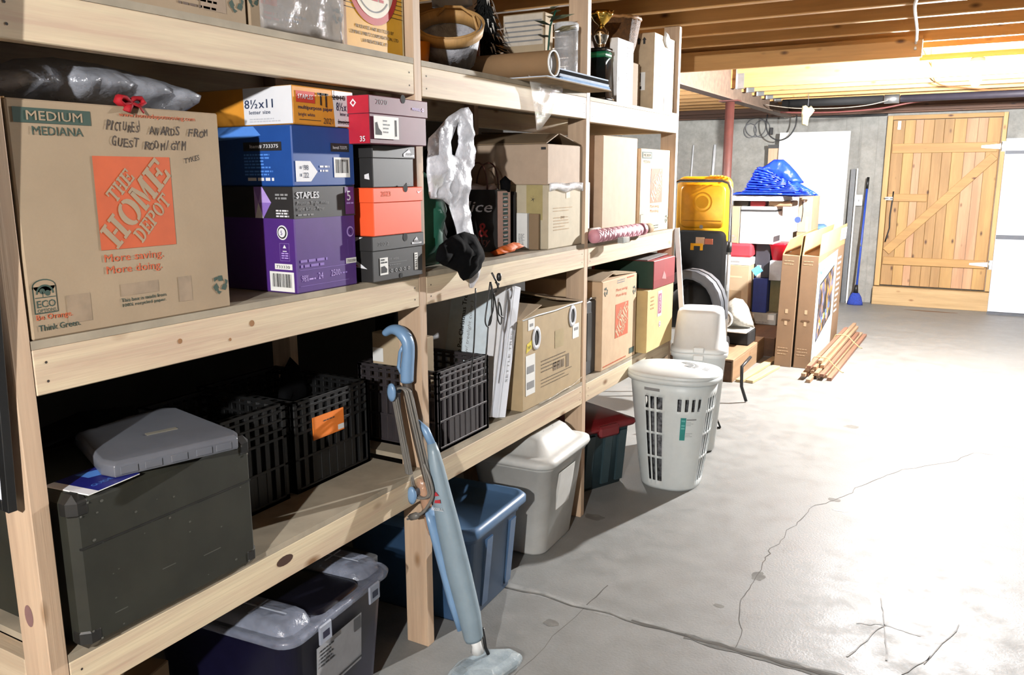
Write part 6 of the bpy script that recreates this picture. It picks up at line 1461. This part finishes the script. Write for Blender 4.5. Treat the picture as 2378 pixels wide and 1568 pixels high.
# wooden crates and planks
M_crw = wood('crate_wood', 'y', '#8f755a', '#7c6349', ring=8); M_crd = wood('crate_dark', 'y', '#5d3f26', '#4b311d', ring=8)
t = thing('wooden_crate', 'low wooden crate on the floor in front of the darker one', 'crate', (-.60, 6.27, 0), rz=-.0)
b = MB(); b.box(0, .54, .0, .012, .0, .16, M_crd); b.build('front_panel', t); b = MB(); b.box(.542, .556, .0, 1.05, .0, .165, M_crw, ch=.002); b.build('side_panel', t); b = MB(); b.box(-.0, .556, .0, 1.05, .166, .182, M_crw, ch=.002); b.build('top_panel', t)
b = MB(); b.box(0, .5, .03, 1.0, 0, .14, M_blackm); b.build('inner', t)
t = thing('wooden_crate', 'dark brown wooden crate behind the lighter low one', 'crate', (-.66, 7.36, 0)); b = MB(); b.box(0, .70, 0, 1.3, 0, .17, M_crd, ch=.004); b.build('crate_body', t)
M_pln = wood('pale_plank', 'y', '#b59f78', '#a58f68', knots=False)
for i, (x0, y0, y1, rz) in enumerate(((-.028, 6.30, 7.3, -.07), (.045, 6.32, 6.95, -.12))):
    b = MB(); b.box(0, .06, 0, y1 - y0, 0, .022, M_pln, ch=.002); o = b.build('plank', None, (x0, y0, .001)); o.rotation_euler = (0, 0, rz); tag(o, ('longer pale plank on the floor beside the low wooden crate', 'shorter pale plank on the floor in front of the television boxes')[i], 'plank', 'pale planks by the crate')
t = thing('rolled_rug', 'grey rolled rug lying on the crates beside the hand truck', 'rug', (-.19, 6.95, .184)); M_rug = plain('rug_grey', '#8d8a82', .9, var=.2, scale=60)
b = MB(); b.puff([(-.12, 0), (-.125, .10), (-.10, .20), (-.04, .245), (.03, .235), (.08, .17), (.12, .06), (.14, .0)], ((0, 0, .14), X, Zv, NY), .15, M_rug, step=.025, rough=.012, seed=4); b.build('roll', t)
b = MB()
for rr in (.055, .032): b.tube([(-.07 + rr * math.cos(a), -.165, .225 + rr * 1.1 * math.sin(a)) for a in [2 * PI * i / 16 for i in range(17)]], .012, M_lab, 8, caps=False)
b.build('spiral_end', t); b = MB(); b.box(-.15, .12, -.20, .1, .12, .132, M_lab, ch=.004); b.build('white_edge', t); b = MB(); b.box(-.12, .12, -.1, .15, 0, .118, M_blackm, ch=.01); b.build('dark_base', t)

# television boxes
M_tvb = cardboard('tv_carton', '#7d6650'); M_tvi = cardboard('tv_carton_inner', '#a88960'); M_pk = plain('pale_ink', '#b29a7c', .8)
def tvbox(label, x0, wx, y0, L_, h, deco=None, lean=0.0):
    t = thing('television_box', label, 'box', (x0, y0, .001), rot=(0, lean, 0))
    b = MB(); b.box(0, wx, 0, L_, 0, h, M_tvb, ch=.003)
    f = (0, -E, 0)
    for z in (.33, .43): b.rect(f, X, Zv, wx * .42, wx * .58, z + .03, z + .065, M_pk)
    b.poly(f, X, Zv, [(wx * .28, .395), (wx * .72, .395), (wx * .78, .402), (wx * .72, .41), (wx * .28, .41), (wx * .22, .402)], plain('hand_slot_brown', '#5c432b', .8))
    lines(b, f, X, Zv, .02, .16, wx - .05, 3, .006, .02, M_pk, 3); lines(b, f, X, Zv, .02, h - .05, wx - .04, 2, .006, .02, M_pk, 5)
    if deco: deco(b, wx, L_, h)
    b.build('carton_body', t); return t
t = tvbox('brown television box standing upright, left of the pair', .112, .138, 7.02, 1.30, .945, lean=.018)
b = MB(); b.bar((.07, .02, .946), (.10, .015, 1.07), .12, .004, M_tvi, up=(0, -1, 0)); 
b = MB(); b.add([(0.002, .01, .946), (.002, 1.28, .946), (.055, 1.28, 1.10), (.05, .03, 1.075)], [(0, 1, 2, 3)], M_tvi); b.build('flap', t, mods=(('SOLIDIFY', dict(thickness=.004)),))
b = MB(); b.add([(.136, .005, .945), (.136, 1.28, .945), (.150, 1.28, 1.12), (.146, .02, 1.11)], [(0, 1, 2, 3)], M_tvi); b.build('flap', t, mods=(('SOLIDIFY', dict(thickness=.004)),))
M_scr = newmat('screen_picture'); N, L, B_ = M_scr[1], M_scr[2], M_scr[3]
v_ = coords(N, L, (1, 1.2, 1)); f1 = noise_fac(N, L, v_, 5.5, 4, .6, .45, .62); f2 = noise_fac(N, L, v_, 9, 3, .5, .52, .64)
c_ = mix_rgb(N, L, f1, lin('#1a1715'), lin('#6b6f8f')); c_ = mix_rgb(N, L, f2, c_, lin('#b07a34')); L.new(c_, B_.inputs['Base Color']); B_.inputs['Roughness'].default_value = .4; M_scr = M_scr[0]
M_sky = plain('print_pale_sky', '#9cc6cf', .5, var=.1, scale=4)
def deco(b, wx, L_, h):
    o = (wx + E, 0, 0); o2 = (wx + E * 2, 0, 0); o3 = (wx + E * 3, 0, 0)
    b.poly(o, Yv, Zv, [(.0, .01), (1.0, .05), (1.0, h - .02), (0, h - .06)], plain('print_pale', '#b9c6c4', .5)); b.poly((wx + E * 1.4, 0, 0), Yv, Zv, [(.0, .62), (1.0, .78), (1.0, h - .02), (0, h - .06)], M_sky)
    b.poly(o2, Yv, Zv, [(.14, .20), (.86, .34), (.86, .80), (.14, .70)], M_inkb); b.poly(o3, Yv, Zv, [(.16, .22), (.84, .355), (.84, .785), (.16, .685)], M_scr)
    b.text('SMART TV', o2, Yv, Zv, .06, .775, .045, plain('print_teal', '#4c8496', .5), width=.28, bold=.02)
    rn = random.Random(5)
    for i in range(9):
        a = .22 + .06 * i; c = .27 + .012 * i + .06 * rn.random(); b.rect((wx + E * 4, 0, 0), Yv, Zv, a, a + .04, c, c + .05, (M_prw, M_pyel, M_blue2)[i % 3])
    lines(b, o, Yv, Zv, 1.06, h - .12, .22, 11, .022, .028, M_prw, 8)
t = tvbox('brown television box with a city picture on its side, right of the pair', .268, .136, 7.03, 1.42, .945, deco, lean=.014)
b = MB(); b.add([(.002, .005, .946), (.002, 1.38, .946), (.03, 1.38, 1.13), (.016, .01, 1.12)], [(0, 1, 2, 3)], M_tvi); b.build('flap', t, mods=(('SOLIDIFY', dict(thickness=.004)),))
b = MB(); b.add([(.134, .005, .946), (.134, 1.41, .946), (.142, 1.41, 1.14), (.138, .02, 1.12)], [(0, 1, 2, 3)], M_tvi)
for i in range(4): b.quad([(.1435, 1.06 + .09 * i, 1.0), (.1435, 1.11 + .09 * i, 1.0), (.1475, 1.11 + .09 * i, 1.11), (.1475, 1.06 + .09 * i, 1.11)], M_prw)
b.build('flap', t, mods=(('SOLIDIFY', dict(thickness=.003)),))

# lumber bundle
M_stk = wood('stick_cedar', 'y', '#a08468', '#876a4e', ring=14); M_stk2 = wood('stick_red', 'y', '#8a6450', '#73503e', ring=14)
rnd = random.Random(15); k = 0
lay = [[.43, .475, .52, .565, .61], [.425, .465, .51, .555], [.44, .48, .525], [.455, .50]]
for r_, row in enumerate(lay):
    for x in row:
        y0 = 6.50 + .26 * rnd.random() + .05 * r_; L_ = 2.05 + .1 * rnd.random() - .05 * r_
        b = MB(); b.box(-.0165, .0165, 0, L_, 0, .027, M_stk2 if (k % 4 == 0) else M_stk, ch=.0015); o = b.build('wood_stick', None, (x, y0, .001 + r_ * .0285)); o.rotation_euler = (0, 0, -.012 + .006 * rnd.random())
        tag(o, 'square wooden stick in the bundle on the floor beside the television boxes', 'wood stick', 'wooden sticks bundled on the floor'); k += 1
for y in (7.0, 8.1):
    b = MB(); xo = .01 if y < 7.5 else .02; b.tube([(.40 + xo, y, .012), (.405 + xo, y, .07), (.425 + xo, y, .115), (.47 + xo, y, .119), (.53 + xo, y, .117), (.585 + xo, y, .06), (.645 + xo, y, .012), (.66 + xo, y + .03, .004)], .0035, plain('twine', '#b9a06a', .9), 6); o = b.build('twine'); tag(o, 'twine tied around the stick bundle, the near tie' if y < 7.5 else 'twine tied around the stick bundle, the far tie', 'twine')

# stacked goods behind
yb = 8.0
def block(name, label, cat, x0, x1, z0, z1, mat, d=.5, y=yb, deco=None, parts=None, ch=.004):
    t = thing(name, label, cat, (x0, y, z0)); b = MB(); b.box(0, x1 - x0, 0, d, 0, z1 - z0, mat, ch=ch)
    if deco: deco(b)
    b.build('body', t); return t
F0 = (0, -E, 0); FX = X
block('plastic_stand', 'low pale plastic stand under the blue box in the far pile', 'stand', -.37, -.09, .171, .285, plain('pale_plastic', '#9b9c98', .5), deco=lambda b: (b.rect(F0, X, Zv, .02, .07, .05, .10, M_lab), b.rect(F0, X, Zv, .2, .26, .05, .10, M_lab), lines(b, F0, X, Zv, .06, .02, .15, 2, .008, .008, M_grey, 3)))
def deco(b): b.rect(F0, X, Zv, .02, .20, .452, .47, M_cbl); b.poly(F0, X, Zv, [(.02, .0), (.20, .0), (.20, .33), (.02, .33)], M_cbd)
block('cardboard_box', 'brown carton under the white appliance in the far pile', 'box', -.61, -.345, .171, .744, M_cb, deco=deco, d=.55, y=7.9)
t = block('appliance', 'white flat appliance with a grey slot on top of the brown carton', 'appliance', -.61, -.34, .745, .815, M_wpaint, d=.5, y=7.9, deco=lambda b: b.rect(F0, X, Zv, .02, .17, .025, .042, M_grey))
block('box', 'dark blue box standing on the pale plastic stand', 'box', -.325, -.19, .286, .615, plain('box_blue', '#1b2f7a', .5))
block('box', 'olive grey box right of the dark blue one in the far pile', 'box', -.185, -.09, .286, .60, plain('box_olive', '#6d6a4c', .7), y=8.1)
block('tote', 'dark plastic crate behind the bright red bin in the far pile', 'tote', -.335, -.20, .616, .945, plain('tub_dark', '#2c2b33', .5), d=.4, y=8.08, deco=lambda b: b.rect(F0, X, Zv, .02, .06, .0, .12, M_lab))
b = MB(); b.bar((-.325, 7.99, .67), (-.255, 7.98, .72), .07, .012, plain('pack_cyan', '#5fb4e0', .4), up=(0, 1, 0)); o = b.build('blue_packet'); tag(o, 'shiny pale blue packet on top of the dark blue box', 'packet')
block('grey_bin', 'grey bin under the bright red one in the far pile', 'bin', -.185, -.06, .601, .79, plain('bin_steel', '#8f9399', .5), y=8.02)
t = thing('red_bin', 'bright red plastic bin in the far pile under the white carton', 'bin', (-.125, 8.2, .791)); b = MB(); b.loft([b.rrect(0, 0, z, .075 * s, .16 * s, .02, 4) for z, s in ((0, .72), (.14, 1), (.15, 1.08), (.16, 1.08))], plain('bin_red', '#c01326', .35)); b.build('tub', t)
b = MB(); b.box(-.60, -.345, 7.96, 8.4, .8165, .945, plain('red_cloth', '#9a2430', .8), ch=.02); o = b.build('red_blanket'); tag(o, 'folded red blanket on the white appliance in the far pile', 'blanket')
def deco(b): recycle(b, F0, X, Zv, .06, .05, .03, M_grey); b.rect(F0, X, Zv, .105, .112, 0, .35, M_cbp)
block('cardboard_box', 'narrow brown carton with a recycling mark left of the white carton', 'box', -.60, -.485, .946, 1.30, M_cb, deco=deco)
def deco(b):
    b.rect(F0, X, Zv, .0, .318, .305, .325, M_inkb); b.ring(F0, X, Zv, .125, .235, .012, .02, M_grey, 4); lines(b, F0, X, Zv, .04, .19, .14, 2, .005, .012, M_grey, 4); lines(b, F0, X, Zv, .03, .11, .18, 2, .006, .02, M_grey, 6); b.rect(F0, X, Zv, .06, .1, .05, .085, plain('pale_barcode', '#9aa4c4', .6)); b.disc(F0, X, Zv, .03, .105, .006, M_grey, 10)
    s = (.3185 + .0012, 0, 0); b.rect(s, Yv, Zv, 0, .3, .305, .325, M_inkb); b.rect(s, Yv, Zv, .0, .28, .02, .075, plain('label_charcoal', '#3d3d40', .5))
t = block('carton', 'white printed carton in the far pile under the white slab', 'carton', -.478, -.16, .946, 1.30, plain('carton_bright', '#d4d4d2', .5, var=.02), deco=deco, d=.36)
t.rotation_euler = (0, 0, -.0)
b = MB(); b.box(-.40, -.26, 8.02, 8.2, 1.301, 1.352, plain('red_item', '#8f1d24', .5), ch=.01); o = b.build('red_pouch'); tag(o, 'small red pouch between the white carton and the white slab', 'pouch')
b = MB(); b.box(-.56, -.42, 8.02, 8.3, 1.301, 1.352, plain('dark_item', '#3a332c', .6), ch=.01); o = b.build('brown_case'); tag(o, 'dark brown case between the narrow brown carton and the white slab', 'case')
b = MB(); b.box(-.23, -.02, 8.05, 8.35, 1.301, 1.352, plain('brown_item', '#8b6e52', .7), ch=.01); o = b.build('brown_parcel'); tag(o, 'brown parcel between the white carton and the right end of the white slab', 'parcel')
b = MB(); b.box(-.625, -.085, 7.95, 8.5, 1.353, 1.402, plain('slab_foam', '#d5d5d3', .6), ch=.004); o = b.build('foam_slab'); tag(o, 'thick white slab under the folded blue tarp', 'slab')
def deco(b):
    b.rect(F0, X, Zv, .045, .06, .24, .31, M_prw); b.rect(F0, X, Zv, .075, .095, .20, .32, M_prw); b.rect(F0, X, Zv, .075, .095, .02, .15, M_prw); b.disc(F0, X, Zv, .0, .12, .03, plain('tarp_ink', '#2b3f9a', .5), 14)
    b.loft([[(.03 + .01 * math.sin(q * 3) + dx, -E * 1.3, .1 + .2 * q) for dx in (0, .006)] for q in [i / 10 for i in range(11)]], plain('tarp_ink', '#2b3f9a', .5), False, False, False)
block('cardboard_box', 'tan carton with white stripes at the right end of the far pile', 'box', -.015, .112, 1.045, 1.39, M_cb, deco=deco, d=.4, y=8.36)
block('cardboard_box', 'plain tan carton under the striped one, behind the television boxes', 'box', -.02, .085, .171, 1.044, M_cbd, d=.4, y=8.36)
M_tarp = plain('tarp_blue', '#1536c4', .32, var=.12, scale=8, bump_s=.3)
t = thing('tarp', 'bright blue folded tarp piled on top of the far stack', 'tarp', (-.20, 8.2, 1.403))
b = MB()
rt = random.Random(9)
for i in range(11):
    z0 = .024 * i; xl = -.36 if i == 0 else -.30 + .010 * i + .02 * rt.random(); xr = .40 - .024 * i - .02 * rt.random(); zr = .004 + .0125 * i
    l = [(xl, z0 + .002), (xl - .008, z0 + .016), (xl + .01, z0 + .030), (xl + .10, z0 + .036 - .002 * i), ((xl + xr) / 2, (z0 + zr) / 2 + .034), (xr - .05, zr + .026), (xr, zr + .008), (xr - .02, zr - .002), ((xl + xr) / 2, (z0 + zr) / 2)]
    b = MB(); b.puff(l, ((0, -.010 * (11 - i), 0), X, Zv, NY), .17 - .006 * i, M_tarp, step=.017, rough=.010, seed=i * 3.1, power=.30); b.build('fold', t)
b = MB(); b.puff([(-.19, .235), (-.20, .265), (-.15, .262), (-.10, .29), (-.04, .335), (.05, .335), (.11, .285), (.18, .21), (.25, .12), (.16, .09), (.03, .15), (-.10, .21)], ((0, .0, 0), X, Zv, NY), .11, M_tarp, step=.017, rough=.012, seed=77, power=.3); b.build('fold', t)
b = MB(); b.puff([(.05, .0), (.08, .1), (.2, .13), (.36, .04), (.41, .005), (.2, -.012)], ((0, -.10, 0), X, Zv, NY), .04, M_tarp, step=.022, rough=.012, seed=44, power=.4); b.build('fold', t)
b = MB(); b.puff([(-.12, 0), (-.10, .05), (0, .075), (.14, .08), (.18, .05), (.18, 0)], ((.0, 8.95, 1.02), X, Zv, NY), .1, plain('cloth_steel_blue', '#46688a', .8), step=.025, rough=.008, seed=3); o = b.build('blue_cloth'); tag(o, 'steel blue cloth behind the television boxes in front of the white slab', 'cloth')
block('cardboard_box', 'plain carton hidden behind the television boxes, carrying the steel blue cloth', 'box', -.14, .18, .001, 1.015, M_cbd, d=.3, y=8.82)

# picture hanging on the near end of the rack
t = thing('picture_frame', 'black framed white picture hanging on the near end of the rack', 'picture frame', (-.005, .800, .985), rot=(0, .075, 0))
Mf = M_black
b = MB(); b.box(-.60, -.020, -.010, .003, .020, .95, plain('picture_white', '#c9cad2', .5)); b.build('picture', t)
for x0, x1, z0, z1 in ((-.62, -.6005, 0, .97), (-.0195, 0, 0, .97), (-.5999, -.0201, 0, .0195), (-.5999, -.0201, .9505, .97)):
    b = MB(); b.box(x0, x1, -.013, .004, z0, z1, Mf, ch=.001); b.build('frame_side', t)
